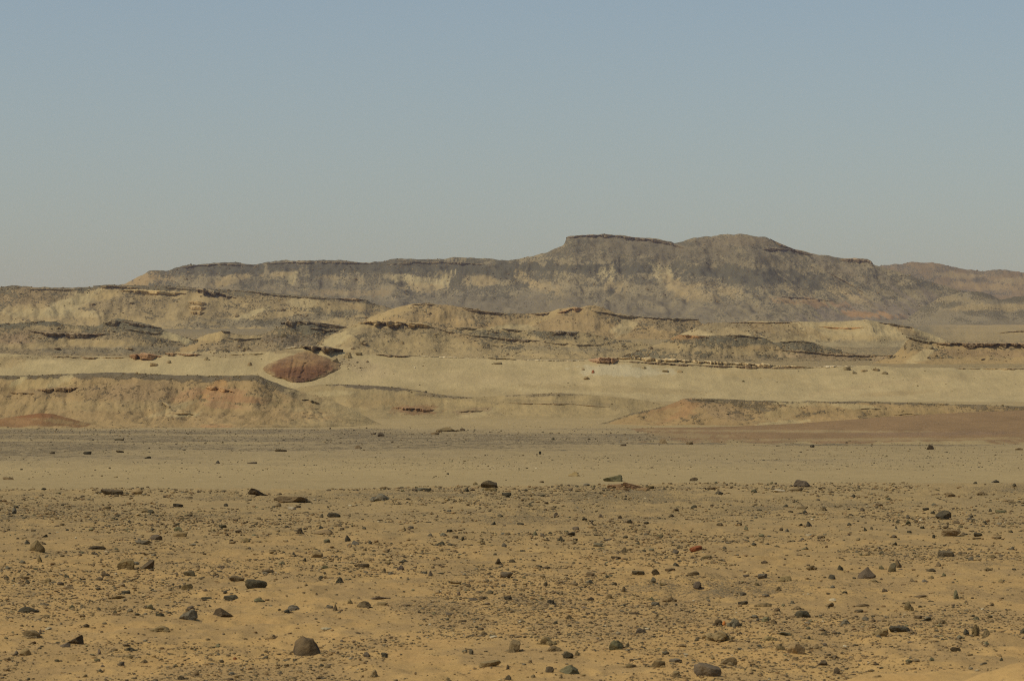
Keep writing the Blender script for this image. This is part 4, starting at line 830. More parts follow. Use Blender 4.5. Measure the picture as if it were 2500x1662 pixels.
# x, base y, width, height in photo pixels, colour, shape | what singles it out (landmarks)
ROCKS = """
272 1208 58 14 B f|thin dark brown slab alone at the sand edge
333 1208 32 15 T r|pinkish tan rounded boulder beside the thin dark slab
33 1254 18 17 G a
260 1243 22 7 N f
358 1250 30 10 N r
316 1275 15 6 K r
372 1297 13 8 K r
402 1300 18 9 T r
380 1318 31 14 P a|purplish grey stone with a pale spot
348 1329 38 11 G f|long grey flat stone near the pale-spotted stone
108 1312 18 8 K w
66 1328 14 9 K r
44 1328 10 6 K r
90 1347 38 28 N a|big tan-brown block with a dark corner
97 1376 16 19 N p
53 1374 16 8 G a
235 1344 46 9 B l|dark stick-like stone lying bent on the sand
283 1343 12 7 V r
307 1392 44 23 N a|rusty brown broken rock with a dark face
357 1392 32 26 B w|dark brown wedge leaning up on edge
17 1391 20 8 G r
16 1411 12 6 K r
66 1424 15 10 K r
61 1414 22 7 N f
116 1423 26 12 N c
162 1411 16 9 K a
166 1438 26 9 N r
298 1432 22 8 N a
306 1449 24 7 K f
372 1443 11 6 K r
257 1406 22 6 B f
434 1238 26 8 K f
551 1236 11 8 K a
628 1211 50 13 B l|thin crooked brown slab tilted at the sand edge
715 1227 98 14 N f|long low arched brown ledge
680 1238 17 10 N r
712 1245 22 8 W f|chalky white patch of stone in front of the arched ledge
784 1263 14 11 K a
814 1263 36 12 K a|dark grey angular pair of stones, the longer one
434 1297 26 11 V r|grey-green dome of stone
440 1312 38 12 T f|flat pinkish tan stone before the grey-green dome
543 1288 20 7 K f
519 1299 8 6 K r
554 1308 10 8 B a
582 1305 16 6 B f
599 1323 28 11 N c|pale crumbly lump with a grey end
567 1325 18 5 N f
732 1303 28 14 B c|dark brown crumbly clump far out
783 1291 12 8 K r
768 1288 8 6 K r
790 1307 50 11 N c|long low crumbly brown heap
806 1303 14 11 K a
500 1314 12 6 N r
798 1324 16 7 V f
774 1361 29 15 T r|smooth tan lump alone on bare sand
744 1370 9 9 K r
717 1355 10 7 K r
793 1387 18 8 V a
820 1348 10 6 K r
540 1386 18 5 B f
462 1406 30 11 K f|dark grey flat block with a ragged top
655 1398 30 7 B l
457 1440 30 14 N f|brown brick-shaped block
577 1418 40 14 N l|brown stone sloping down towards a long dark slab
623 1437 54 20 K f|long dark grey slab tilting down
784 1412 10 8 K a
828 1424 26 14 K c
550 1447 12 6 K r
564 1466 38 14 K r|dark almond-shaped smooth stone
848 1321 15 16 K a
867 1334 24 10 G a
903 1327 12 8 K r
986 1298 13 9 N r
1002 1291 16 7 G f
1050 1309 13 8 G r
1083 1309 19 9 G r|pale blue-grey stone
1016 1323 8 6 K r
1072 1332 29 11 K w|dark grey wedge sloping down to one end
1098 1333 11 6 K r
1129 1321 9 8 K r|small round black stone by itself
1111 1313 16 6 N f
1176 1325 22 11 N c
1231 1335 17 11 G a
1098 1299 14 6 K f
1203 1283 17 9 K w
1220 1262 20 8 K a
1239 1307 15 5 N f
897 1271 9 7 K r
889 1293 12 6 K r
929 1222 54 17 G c|pile of broken grey plates
1030 1198 48 9 G r|low grey hump at the sand edge
940 1193 28 6 N c
1139 1200 18 12 K a|dark grey block beside the double-humped boulder
1195 1191 44 19 B a|dark brown double-humped boulder at the sand edge
1160 1184 16 8 N r
1196 1197 40 7 T f
1237 1212 24 9 K f|dark flat stone in front of the double-humped boulder
901 1368 26 6 N f
884 1385 38 9 B f|low dark brown slab with a tan end
946 1377 19 9 N r
987 1373 17 8 K r
978 1393 19 13 P a
937 1397 18 11 N c
955 1403 16 7 G r
1050 1405 13 13 P p|upright purplish pointed stone
1034 1401 20 6 G f
1215 1379 26 15 B c|dark brown shrub-like clump of rock
1250 1375 24 8 B c
1237 1411 34 14 P f|flat purplish grey slab with a rounded back
1189 1422 23 9 N r
1196 1450 18 9 K r|egg-shaped black stone
1113 1425 28 8 N l
1069 1448 18 9 T r
1120 1452 12 8 P r
1240 1464 20 8 K f
1155 1466 26 8 P a
1103 1487 16 9 N c
1242 1490 14 11 N r
888 1483 36 16 N r|half-buried pale-topped brown boulder
854 1473 16 10 N r
927 1463 54 7 P l
933 1477 30 8 T f
962 1460 14 4 K f
991 1479 24 5 N f
895 1605 17 14 P a|purplish block, one of a near pair
937 1606 19 14 K a|dark purplish stone beside the purplish block
1151 1597 12 14 K a|small upright black stone with a pale foot
1135 1593 14 6 G f
1196 1627 58 14 N f|long half-buried brown slab with a raised end
1240 1634 13 12 B p
1240 1659 19 13 K r|dark grey stone at the very front edge
915 1657 25 20 T c|orange-tan crumbly lump at the front
1095 1664 20 10 T c
967 1664 14 7 N r
1271 1281 18 5 K f
1307 1307 12 12 V a
1324 1312 15 9 P a
1290 1314 10 6 K r
1368 1321 20 13 K c
1391 1307 27 9 K w
1405 1321 12 6 K f
1427 1270 13 7 K a
1445 1279 9 9 P a
1358 1261 14 11 P r
1466 1263 12 8 P a
1514 1265 11 8 B a
1537 1276 15 9 K r
1491 1274 20 7 N c
1527 1315 14 6 K f
1611 1311 16 7 V f
1640 1262 22 8 K c
1460 1338 26 9 G f|pale grey slab lying flat by itself
1524 1348 19 11 B a|dark brown angular stone on bare sand
1340 1344 9 7 B r
1276 1347 14 5 K f
1608 1341 10 6 K r
1658 1338 14 7 K a
1649 1352 22 11 P a
1504 1366 26 7 B f
1650 1382 16 9 K a
1601 1402 23 14 B r|round stone with a dark cap
1558 1404 32 10 K f|dark grey flat bar beside the dark-capped stone
1443 1407 34 12 N c|brown crumbly bank of stones
1482 1410 15 7 K a
1636 1394 26 7 N f
1595 1420 15 12 G a
1620 1429 20 6 N f
1332 1430 13 12 K r|round black stone like a ball
1366 1424 21 7 N f
1400 1428 24 6 N f
1439 1423 22 8 G a
1500 1427 13 7 G w
1523 1446 20 15 N c|brown crumbly stone with a sharp corner
1326 1388 9 7 G r
1302 1376 9 7 K r
1345 1474 17 11 K a|black angular stone on bare sand
1442 1465 18 9 B a
1487 1460 24 12 N c
1590 1465 16 10 V c
1600 1479 22 10 G f
1635 1469 38 16 N c|big crumbly tan-brown clump half buried
1549 1499 26 5 B f
1391 1512 24 12 N c
1356 1523 12 6 K f
1566 1546 29 13 P a|low purplish angular stone alone on sand
1505 1586 36 23 V a|grey-green boulder with a dark side
1531 1580 14 15 K a
1335 1575 52 20 N c|brown knobby clump behind another clump
1354 1591 48 14 N c|lower brown clump before the knobby one
1388 1608 28 18 K a|black block with a pale top
1410 1601 18 14 N c
1257 1592 50 31 N c|large rust-brown crumbly boulder
1343 1641 23 16 P a|purplish block next to the smooth dome
1391 1644 48 22 V r|smooth greenish grey dome at the front
1370 1657 14 11 N c
1608 1629 44 18 N c
1647 1616 28 10 G f
1651 1653 27 17 N c|brown shrub-like clump at the front
1541 1630 28 9 N f
1542 1614 12 6 B f
1302 1654 14 8 N r
1294 1619 14 9 N c
1694 1242 16 8 K r|dark rounded stone at the near side of the gravelly patch
1756 1207 22 10 K a
1737 1197 22 5 N f
1841 1203 15 9 V a
1859 1196 11 5 K r
1903 1201 28 6 W f|pale grey slab lying flat near the sand edge
1945 1199 32 7 N f
1958 1189 44 19 P c|broken mound of purplish brown slabs at the sand edge
2083 1215 14 10 K r
1917 1238 17 8 K w
1966 1255 15 10 K r
1960 1243 28 7 N f
2009 1246 26 11 N c
1975 1285 16 13 K a
1953 1284 14 7 K w
1908 1295 11 8 B r
1922 1299 10 8 G r
1757 1283 16 6 B f
1804 1284 15 7 B f
1821 1295 13 12 V a
2074 1284 15 8 K a
1957 1320 17 8 P w
1975 1309 18 5 W f
2005 1312 20 5 N f
1841 1330 14 7 K a
1858 1333 11 5 K r
1769 1342 13 8 K a
1722 1327 9 7 G r
1700 1350 34 11 R f|rust-red slab, the only red one
1724 1365 30 9 N f
1964 1342 22 7 V w
2052 1391 15 12 K a|black stone with a pale fleck
2032 1416 19 11 K r|black rounded stone on bare sand near the pyramid
2033 1435 17 7 G r
1862 1414 26 11 G f|blue-grey oblong stone
1982 1391 28 11 N c
1916 1420 44 15 T c|tan crumbly heap beside the blue-grey oblong
1902 1441 20 11 N c
1848 1432 14 8 N p
1822 1408 18 5 G f
1702 1438 39 19 P c|purplish grey heap of two stones
1692 1405 28 11 N l
1867 1376 18 8 B r
1742 1379 20 8 N c
2062 1449 14 6 K f
1814 1453 18 8 G f
1870 1456 18 6 G f
1815 1476 26 8 K f
1863 1480 44 9 N c
1899 1492 20 10 B a
1912 1480 14 7 V c
1961 1507 39 18 K a|black lumpy boulder
2025 1481 24 12 N w
1935 1473 20 8 G c
1948 1488 34 9 N c
1752 1527 26 17 B c|dark brown clump touching the orange stone
1768 1526 12 11 O a|bright orange stone in a dark cluster
1795 1530 38 22 G c|grey shrub-like clump beside the orange stone
1869 1518 24 13 V r|grey-green stone on the crest of the near bank
1890 1522 17 11 B a
1850 1515 14 7 K r
1755 1565 80 26 T c|wide pale crumbly clump, the largest clump
1880 1563 44 11 T c
1915 1552 34 8 V l
1942 1595 44 29 T r|rounded tan boulder on the near bank
1905 1585 22 10 N r
1990 1583 34 9 T c
1724 1651 70 29 P f|large tilted purplish slab at the front
1782 1623 46 22 N c|brown bushy clump behind the tilted slab
1740 1611 12 8 N r
2006 1626 30 14 B w|dark brown wedge on the near bank
1942 1610 18 8 N a
2043 1644 27 17 B c|dark brown stub near the front
2062 1524 32 13 G c
2013 1553 24 8 B r
1975 1560 12 8 K r
1859 1650 10 8 N r
2320 1212 26 10 N a|brown hollow-sided stone in the far gravel
2398 1208 28 7 N c
2477 1187 14 8 K r|dark stone at the far end of the sand edge
2430 1178 22 7 K w
2382 1182 11 6 K r
2169 1221 14 5 V f
2146 1236 19 6 N f
2106 1248 14 7 P a
2211 1206 8 6 K r
2217 1206 7 5 K r
2280 1234 14 6 G a
2304 1268 40 22 K a|big black blocky cluster
2261 1248 18 6 K f
2278 1255 13 8 K a
2218 1266 13 11 G a
2217 1281 13 12 V a
2193 1278 13 10 K a|black angular stone on a bare patch
2188 1291 10 9 K r
2113 1296 14 10 K a
2128 1292 10 7 B a
2121 1269 10 6 K r
2252 1290 11 6 K f
2220 1301 12 6 K f
2183 1312 16 7 P a
2280 1312 11 9 K p
2418 1249 9 9 K p
2444 1252 28 7 V f
2372 1262 12 6 K r
2368 1269 18 7 G c
2440 1262 8 6 K r
2323 1310 50 15 N f|long tan-brown ledge far out
2388 1309 22 9 K f|dark flat stone beside the tan-brown ledge
2349 1293 8 6 K r
2469 1300 9 7 K r
2388 1317 32 4 N f
2437 1316 20 5 N f
2096 1319 16 7 N a
2311 1359 42 15 P f|flat purplish slab with a black underside
2371 1369 20 10 G a
2423 1362 20 9 N r
2121 1356 8 8 K r
2470 1341 15 8 G w
2183 1331 16 7 K w
2117 1411 46 29 P p|purplish brown pyramid-shaped rock
2180 1395 24 22 K a|dark lower half of the two-tone block
2193 1386 22 21 N a
2152 1390 19 10 V r
2135 1421 34 8 N c
2291 1383 15 12 N r
2274 1395 26 8 B r
2305 1406 11 9 V a
2228 1420 23 10 N c
2258 1421 16 8 G r
2272 1412 18 8 N w
2413 1393 26 8 N c
2335 1463 20 23 V a|upright greenish grey block
2160 1446 20 10 B a
2248 1458 38 6 N l
2445 1421 16 7 N r
2220 1490 24 24 N c|upright brown knobby clump
2107 1481 38 7 N l
2098 1495 24 7 B f
2113 1514 22 10 G r
2131 1518 22 11 N c
2262 1515 27 10 K w
2243 1510 20 8 P f
2298 1523 32 13 N c
2382 1512 20 9 V c
2416 1509 16 7 K f
2196 1543 56 14 K f|long dark bar of rock on the near bank
2150 1553 40 20 T c|tan crumbly end of the dark bar
2360 1550 20 17 K r|black ball of rock on the near bank
2383 1551 22 28 N c|tall brown clump beside the black ball
2408 1555 22 20 N c
2342 1561 20 11 G w
2333 1590 28 12 B r|dark brown clod alone on the near bank
2409 1574 14 8 V r
2497 1547 14 13 K a
2216 1622 14 8 N c
2236 1619 22 7 N f
2275 1613 14 9 V r
2445 1613 10 9 V r
2146 1654 14 6 N r
68 1495 52 14 K l|long dark broken slab of several pieces
107 1476 24 4 P f
175 1485 14 10 V a
241 1490 11 9 K a
281 1498 11 10 K p
317 1496 18 9 G a
366 1486 17 12 V r
390 1504 22 7 K f
206 1532 24 8 B w
389 1541 54 14 T c|curved tan crust of stone
285 1461 44 7 N l
183 1570 42 21 B w|dark brown wedge with a black end
155 1579 34 11 P w
78 1558 54 20 N c|pale scrub-like clump
97 1547 8 14 P p
62 1602 30 20 N r|brown hunched boulder with a small companion
40 1597 13 9 P r
78 1573 20 8 N w
18 1613 18 7 N f
138 1617 12 6 K f
241 1596 12 14 P a
278 1589 18 7 N f
317 1588 30 9 K c
315 1605 22 7 N f
341 1611 8 6 K r
349 1620 22 9 N w
296 1625 19 11 P r|purplish rounded stone near the lower edge
250 1629 12 6 P r
243 1639 14 6 K w
237 1616 16 6 V f
207 1653 18 8 N c
15 1638 18 6 N f
458 1514 45 27 G a|pale grey faceted block
465 1486 18 7 P f
542 1505 50 22 B a|tan-topped slab with a deep dark underside
504 1464 28 6 K f
633 1469 28 10 V r|grey-green humped stone
718 1490 32 14 G r|grey stone with a dark end
701 1498 20 8 K r
818 1491 13 17 B p|small dark upright spike of stone
804 1484 20 7 G f
797 1538 28 5 W f|thin white sliver of stone
749 1600 74 48 B m|large dark pyramid-shaped boulder standing alone
541 1616 12 7 B r
574 1610 10 7 R r
688 1541 12 5 W f
443 1659 22 10 B c
478 1652 30 16 N c
563 1660 16 6 B r
532 1580 16 8 V a
760 1618 10 6 P r
660 1562 30 12 T c
290 1075 25 4 K f|dark flat slab out on the gravel plain
213 1109 22 7 K f|dark hump of stone on the gravel plain
127 1108 14 5 B f
292 1105 20 5 B f
358 1119 22 6 K w
20 1171 30 6 N f
186 1051 12 4 W f
117 1038 12 5 K r
532 1131 13 8 K p|dark peaked stone on the smooth far sand
685 1102 30 5 B f|brown bar-shaped slab on the gravel plain
615 1132 26 4 P f
497 1166 10 5 K r
743 1154 8 6 B r
752 1123 8 5 K r
544 1114 10 3 K f
929 1066 22 12 P r|purplish round boulder at the edge of the gravel plain
911 1061 15 5 B l
876 1095 24 9 N r|brown stone with a dark tip on the gravel plain
1062 1061 22 6 N f
1042 1096 10 5 P r
1028 1127 9 5 V r
1187 1120 7 8 K a
1351 1074 10 7 K a
1378 1069 10 5 B r
1459 1082 9 6 K r
1522 1088 16 4 B f
1620 1083 26 13 N a|brown notched outcrop at the far edge of the plain
1318 1109 9 8 K p
1271 1108 9 5 K r
1547 1109 9 4 W f
1664 1096 12 5 K r
1403 1162 32 11 T p|small tan cone on the smooth sand
1495 1175 50 21 V w|grey-green leaning boulder on the smooth sand
1545 1194 60 11 S f|broken reddish ledge below the leaning boulder
1502 1191 40 8 S f
1520 1197 34 7 S f
1572 1198 32 7 S a
1588 1196 22 6 N f
1322 1178 18 6 N r
1440 1187 10 5 K r
1684 1085 18 7 N f
1771 1080 12 5 K r
1983 1092 17 8 K r|dark double stone at the foot of the red slope
1857 1111 8 6 K r
1694 1174 22 9 B a|dark brown stone cropping out of the smooth sand
2025 1143 12 4 B f
2020 1176 10 6 B r
2270 1097 21 12 B a|dark brown boulder at the foot of the red slope
2130 1100 10 5 V r
2488 1098 20 5 B l
1092 1053 60 11 N c|mound of broken slabs at the far edge of the plain
1130 1052 20 8 B c
1070 1056 26 7 T c
"""

def zone(y):
    if y < 1110: return 'on the far gravel plain'
    if y < 1180: return 'on the smooth sand band'
    if y < 1222: return 'at the edge of the smooth sand band'
    if y < 1330: return 'far out on the stony flat'
    if y < 1480: return 'midway across the stony flat'
    return 'low on the near stony sand'

rows = []
for ln in ROCKS.strip().splitlines():
    a, _, lab = ln.partition('|')
    x, y, w, h, c, s = a.split()
    rows.append([float(x), float(y), float(w), float(h), c, s, lab])

_small = sorted([r for r in rows if not r[6]], key=lambda r: r[2] * r[3])
for r in _small[:max(0, len(_small) - 300)]: rows.remove(r)

CUT = set('with lying beside in at near sloping touching alone standing cropping before behind on out leaning tilting like by below of between half the lying one upright'.split())
def short(lab):
    """the first words of a landmark's label that still name it alone"""
    w = lab.split(',')[0].split()
    for k in range(3, len(w)):
        if w[k] in CUT:
            t = ' '.join(w[:k])
            if sum(q[6].startswith(t) for q in rows if q[6]) == 1: return t
    return ' '.join(w)
LM = [r for r in rows if r[6]]
used = set()
def make_label(r):
    x, y, w, h, c, s, lab = r
    if lab:
        t = lab
        if len(t.split()) < 6: t += ' ' + zone(y)
        used.add(t); return t
    _, d, _ = on_ground(x, y)
    wm = w * d / F
    size = 'small' if w < 13 else ('mid-sized' if w < 24 else 'broad')
    head = f"{size} {CW[c]} {SW[s]} stone"
    near = sorted(LM, key=lambda q: ((q[0] - x) / 1.6) ** 2 + ((q[1] - y) * 1.6) ** 2)
    for q in near[:6]:
        dy = y - q[1]; dx = x - q[0]
        if abs(dy) < 9: rel = 'beside the'
        elif dy > 0: rel = 'just before the' if dy < 30 else 'in front of the'
        else: rel = 'just behind the' if dy > -30 else 'behind the'
        nm = ' '.join(short(q[6]).split()[:9])
        t = f"{head} {rel} {nm}"
        while t.split()[-1] in ('with', 'a', 'the', 'of', 'by', 'at', 'on', 'in', 'to', 'near', 'before', 'and', 'beside', 'out', 'lying', 'behind', 'towards', 'down', 'sloping', 'very', 'its'):
            t = t.rsplit(' ', 1)[0]
        if t not in used and len(t.split()) <= 16:
            used.add(t); return t
    return head + ' ' + zone(y)

mesh_pool = {}
AROUND = []
rs = np.random.RandomState(4)
for r in rows: 
    if r[6]: make_label(r)
for i, r in enumerate(rows):
    x, y, w, h, c, s, lab = r
    lab2 = (lab if len(lab.split()) >= 6 else lab + ' ' + zone(y)) if lab else make_label(r)
    X, D, Z = on_ground(x, y)
    wm, hm = w * D / F, h * D / F
    if w > 12 and D < 90: AROUND.append((X, D, wm))
    big = w >= 28
    if big or lab:
        lv = 4 if w >= 44 else 3
        v, f = stone_shape(900 + i, s, lv)
        me = mesh_from('stone', v, f, MAT_STONE if D < 150 else MAT_FAR_STONE, None, None, smooth=any(q in lab for q in ('dome', 'rounded', 'smooth', 'egg', 'lump alone', 'hump')) or s == 'm')
    else:
        key = (s, i % 6, D < 150)
        if key not in mesh_pool:
            v, f = stone_shape(300 + 17 * key[1] + ord(s), 'a' if s == 'p' else s, 2)
            mesh_pool[key] = mesh_from('stone', v, f, MAT_STONE if D < 150 else MAT_FAR_STONE, None, None, smooth=False)
        me = mesh_pool[key]
    nm = 'rock' if lab else 'stone'
    o = link(nm, me)
    dep = wm * (0.75 if s not in 'fl' else 0.55)
    o.location = (X, D + dep * 0.3, Z - 0.03 * hm)
    o.scale = (wm, dep, hm * (1.0 if s != 'f' else 1.05))
    o.rotation_euler = (0, (0.22 if 'tilt' in lab or 'leaning' in lab else (rs.uniform(-.14, .14) if s in 'fla' else 0)), rs.uniform(-.25, .25) if (big or s in 'flw') else rs.uniform(-3.1, 3.1))
    k = rs.uniform(.85, 1.18)
    o.color = (*(np.array(CC[c]) * WARM * k * (0.86 if c in 'KBGVP' else 0.95) * np.array([1, rs.uniform(.97, 1.03), rs.uniform(.93, 1.06)])), 1)
    tag(o, lab2, 'rock' if lab else 'stone', 'single rocks that stand out on the flat' if lab else 'stones strewn over the flat')

MAT_FAR_STONE2 = rock_material("rubble_rock", 1.2, 'tint', 0.4, 0.2)
# ------------------------------------------------------------------ boulders on the hillsides
HB = [(CS, 412, 887, 14, 9, 'G', 'r', 'pale round boulder below the rusty notch on the cream slope'), (CS, 375, 893, 24, 9, 'T', 'f', 'tan slab fallen below the rusty notch on the cream slope'),
      (CS, 610, 893, 13, 10, 'T', 'a', 'tan block on the sand beside the red outcrop'), (CS, 505, 879, 20, 9, 'G', 'c', 'grey crumbled block on the cream slope towards the red outcrop'),
      (CS, 818, 884, 24, 18, 'G', 'a', 'grey fallen block touching the red outcrop'), (CS, 850, 874, 28, 16, 'G', 'c', 'grey heap of blocks beside the dark overhang'), (CS, 876, 868, 20, 10, 'G', 'f', 'grey slab at the top of the block heap'),
      (CS, 897, 884, 8, 5, 'N', 'r', 'small brown stone on the cream slope near the block heap'), (CS, 1013, 899, 6, 5, 'W', 'a', 'small whitish stone alone on the cream slope'),
      (CS, 1215, 888, 24, 5, 'G', 'f', 'grey slab just under the thin white ledge'), (CS, 1448, 911, 9, 9, 'R', 'r', 'round reddish boulder under the reddish-brown notch'), (CS, 1433, 926, 22, 8, 'T', 'l', 'tan slanting slab below the round reddish boulder'),
      (CS, 1424, 904, 10, 6, 'N', 'a', 'small brown block beside the round reddish boulder'), (CS, 1573, 900, 14, 7, 'G', 'r', 'grey boulder under the long pale slab ledge'), (CS, 1625, 908, 20, 6, 'G', 'f', 'grey flat slab low under the long pale slab ledge'),
      (CS, 1660, 909, 16, 7, 'T', 'a', 'tan block low under the long pale slab ledge'), (CS, 1815, 932, 8, 4, 'K', 'f', 'tiny dark stone alone far down the cream slope'), (CS, 2068, 902, 22, 8, 'G', 'f', 'grey broken slab at the end of the long ledge'),
      (CS, 2086, 912, 16, 9, 'G', 'a', 'grey tilted block at the end of the long ledge'), (CS, 2110, 908, 20, 7, 'T', 'f', 'tan broken slab among grey ones past the ledge end'), (CS, 2160, 913, 18, 8, 'G', 'a', 'grey block farthest past the ledge end'),
      (CS, 2140, 905, 22, 6, 'N', 'f', 'brown slab lying past the ledge end'),
      (west_knoll, 316, 853, 26, 6, 'G', 'f', 'flat grey stone at the foot of the dark stony knoll'), (west_knoll, 140, 852, 20, 4, 'N', 'f', 'flat brown stone under the brown overhanging band'),
      (centre_knoll, 552, 858, 20, 10, 'K', 'c', 'dark clump of stones low on the brown knoll'), (centre_knoll, 602, 853, 22, 11, 'G', 'c', 'grey clump of stones low on the brown knoll'), (centre_knoll, 692, 822, 18, 8, 'K', 'a', 'dark block under the upright tilted blocks'),
      (ledge_hill, 886, 840, 26, 12, 'G', 'c', 'grey pile of stones under the jutting ledge'), (ledge_hill, 982, 838, 10, 8, 'G', 'a', 'grey block under the middle of the jutting ledge'), (ledge_hill, 862, 852, 14, 6, 'N', 'a', 'brown stone on the sand below the grey pile'),
      (west_hills, 322, 742, 14, 5, 'K', 'f', 'dark slab on the slope of the yellowish hills'), (west_hills, 227, 744, 14, 5, 'N', 'f', 'brown stone low on the slope of the yellowish hills'), (west_hills, 578, 772, 14, 7, 'N', 'r', 'brown boulder beside the sand chute'),
      (west_hills, 690, 758, 18, 4, 'N', 'l', 'thin brown stone below the dark-capped crest'), (mid_hills, 1050, 767, 10, 6, 'N', 'a', 'brown block on the tan hill under the dark ledge'),
      (bluff, 2272, 851, 18, 10, 'G', 'a', 'grey block at the corner of the dark-capped bluff'), (bluff, 2400, 878, 14, 4, 'N', 'f', 'flat brown stone below the bluff')]
for i, (h, x, y, w, hh, c, s, lab) in enumerate(HB):
    P = on_hill(h, x, y)
    v, f = stone_shape(5000 + i, s, 3 if w > 18 else 2)
    me = mesh_from('hillside_boulder', v, f, MAT_FAR_STONE, None, None, smooth=s == 'r')
    o = link('hillside_boulder', me)
    sc = P[1] / F * 0.88
    o.location = (P[0], P[1] + 0.15 * w * sc, P[2] - 0.08 * hh * sc)
    o.scale = (w * sc, w * sc * .8, hh * sc * 1.1)
    o.rotation_euler = (0, 0, rs.uniform(-.3, .3))
    kk = np.array([1.75, 1.6, 1.25]) if c in 'GK' else 1.25
    o.color = (*(np.array(CC[c]) * WARM * kk), 1)
    tag(o, lab, 'boulder', 'boulders lying on the hillsides')

# ------------------------------------------------------------------ pebbles too many to count
def scatter(name, X, Y, W, seed, label, cols, probs, mat, lev=0, Z=None):
    rg = np.random.RandomState(seed)
    n = len(X)
    if Z is None: Z = ground(X, Y)
    temps = []
    for q in range(10):
        v, f = one_stone(700 + q, 'aafaa'[q % 5], lev)
        lo, hi = v.min(0), v.max(0)
        v = (v - (lo + hi) / 2) / (hi - lo); v[:, 2] += 0.30
        f = f[v[f][:, :, 2].mean(1) > 0.02]             # the side that lies in the sand is left out
        temps.append((v, f))
    which = rg.randint(0, 10, n)
    ang = rg.uniform(0, 6.28, n)
    asp = rg.uniform(.2, .6, n); dp = rg.uniform(.6, 1.1, n)
    ci = rg.choice(len(cols), n, p=probs)
    base = (np.array(cols) * WARM)[ci] * rg.uniform(.75, 1.25, n)[:, None]
    co, fc, tn, off = [], [], [], 0
    for q in range(10):
        k = np.where(which == q)[0]
        v, f = temps[q]
        c, s = np.cos(ang[k])[:, None], np.sin(ang[k])[:, None]
        w = W[k][:, None]
        x = v[None, :, 0] * w; y = v[None, :, 1] * w * dp[k][:, None]
        P = np.stack([X[k][:, None] + x * c - y * s, Y[k][:, None] + x * s + y * c, Z[k][:, None] + v[None, :, 2] * w * asp[k][:, None]], -1)
        co.append(P.reshape(-1, 3))
        fc.append((f[None] + (off + np.arange(len(k)) * len(v))[:, None, None]).reshape(-1, 3))
        tn.append(np.repeat(base[k], len(v), 0)); off += len(k) * len(v)
    me = mesh_from(name, np.concatenate(co), np.concatenate(fc), mat, np.concatenate(tn), None, smooth=False)
    return tag(link(name, me), label, kind='stuff')

rg = np.random.RandomState(77)
# the near flat: clumped, more of them towards its far edge
def near_points(n, lo, hi):
    X, Y = [], []
    while len(X) < n:
        yy = np.where(rg.uniform(size=4000) < 0.5, HZ + CAM_Z * F / np.exp(rg.uniform(math.log(lo), math.log(hi), 4000)), rg.uniform(HZ + CAM_Z * F / hi, 1740, 4000))
        d = CAM_Z * F / (yy - HZ)
        x = rg.uniform(-320, 2820, 4000); xm = (x - 1250) / F * d
        keep = rg.uniform(size=4000) < (0.12 + 0.88 * sstep(0.40, 0.62, fbm(xm / 1.9, d / 5.0, 55, 4)))
        lipd = 83 + 9.0 * (vnoise(xm / 7.0, 3.3, 5) - 0.5) - 0.2 * xm
        keep &= d < lipd + rg.normal(size=4000) * 2.2
        X += list(xm[keep]); Y += list(d[keep])
    return np.array(X[:n]), np.array(Y[:n])
PC = [CC['K'], CC['G'], CC['B'], CC['N'], CC['T'], CC['P'], CC['V'], CC['W']]
PP = [.15, .12, .12, .24, .21, .06, .08, .02]
X, Y = near_points(7000, 19, 88)
px_w = np.exp(rg.normal(math.log(6.2), .28, len(X))).clip(4.0, 11)
scatter('pebbles', X, Y, px_w * Y / F, 7, 'pebbles strewn over the near sand', PC, [.21, .06, .22, .26, .15, .05, .04, .01], MAT_PEBBLE, 0)
X, Y = near_points(2500, 19, 88)
px_w = np.exp(rg.normal(math.log(10.0), .28, len(X))).clip(7.0, 18)
scatter('small_stones', X, Y, px_w * Y / F, 1, 'small stones strewn over the near sand', PC, [.21, .06, .22, .26, .15, .05, .04, .01], MAT_PEBBLE, 1)
X, Y = near_points(12000, 14, 88)
px_w = np.exp(rg.normal(math.log(6.5), .35, len(X))).clip(3.5, 13)
for (gx, gy, gw) in AROUND:                         # crumbs and drifted clods at the foot of the larger stones
    m = rg.randint(4, 9)
    X = np.append(X, gx + rg.normal(0, .62, m) * gw); Y = np.append(Y, gy + rg.normal(0, 1.1, m) * gw); px_w = np.append(px_w, np.exp(rg.normal(math.log(5.0), .4, m)).clip(2.5, 11))
scatter('dirt_clods', X, Y, px_w * Y / F, 6, 'sandy clods lying all over the near sand', [tuple(q) for q in (np.array([(.30, .205, .10), (.25, .165, .08), (.34, .25, .125), (.21, .15, .085)]))], [.3, .25, .25, .2], MAT_PEBBLE, 0)
X, Y = near_points(52000, 19, 88)
px_w = np.exp(rg.normal(math.log(3.6), .40, len(X))).clip(1.6, 8)
scatter('gravel', X, Y, px_w * Y / F, 5, 'fine gravel strewn over the near sand', PC, [.22, .05, .26, .27, .12, .04, .03, .01], MAT_PEBBLE)
# the gravel plain
n = 12000
d = CAM_Z * F / (HZ + CAM_Z * F / np.exp(rg.uniform(math.log(100), math.log(330), n)) - HZ)
xm = rg.uniform(-1560, 1560, n) / F * d
keep = rg.uniform(size=n) < sstep(.38, .66, fbm(xm / 24.0, d / 16.0, 104, 4) + 0.16 * sstep(130, 220, d))
keep &= rg.uniform(size=n) < sstep(98, 125, d + 20 * (vnoise(xm / 14.0, d / 9.0, 61) - .5))
xm, d = xm[keep], d[keep]
W = np.exp(rg.normal(math.log(2.5), .42, len(d))).clip(1.2, 7) * d / F
scatter('gravel', xm, d, W, 2, 'dark gravel scattered over the far plain', PC, [.26, .22, .16, .18, .08, .06, .02, .02], MAT_PEBBLE)
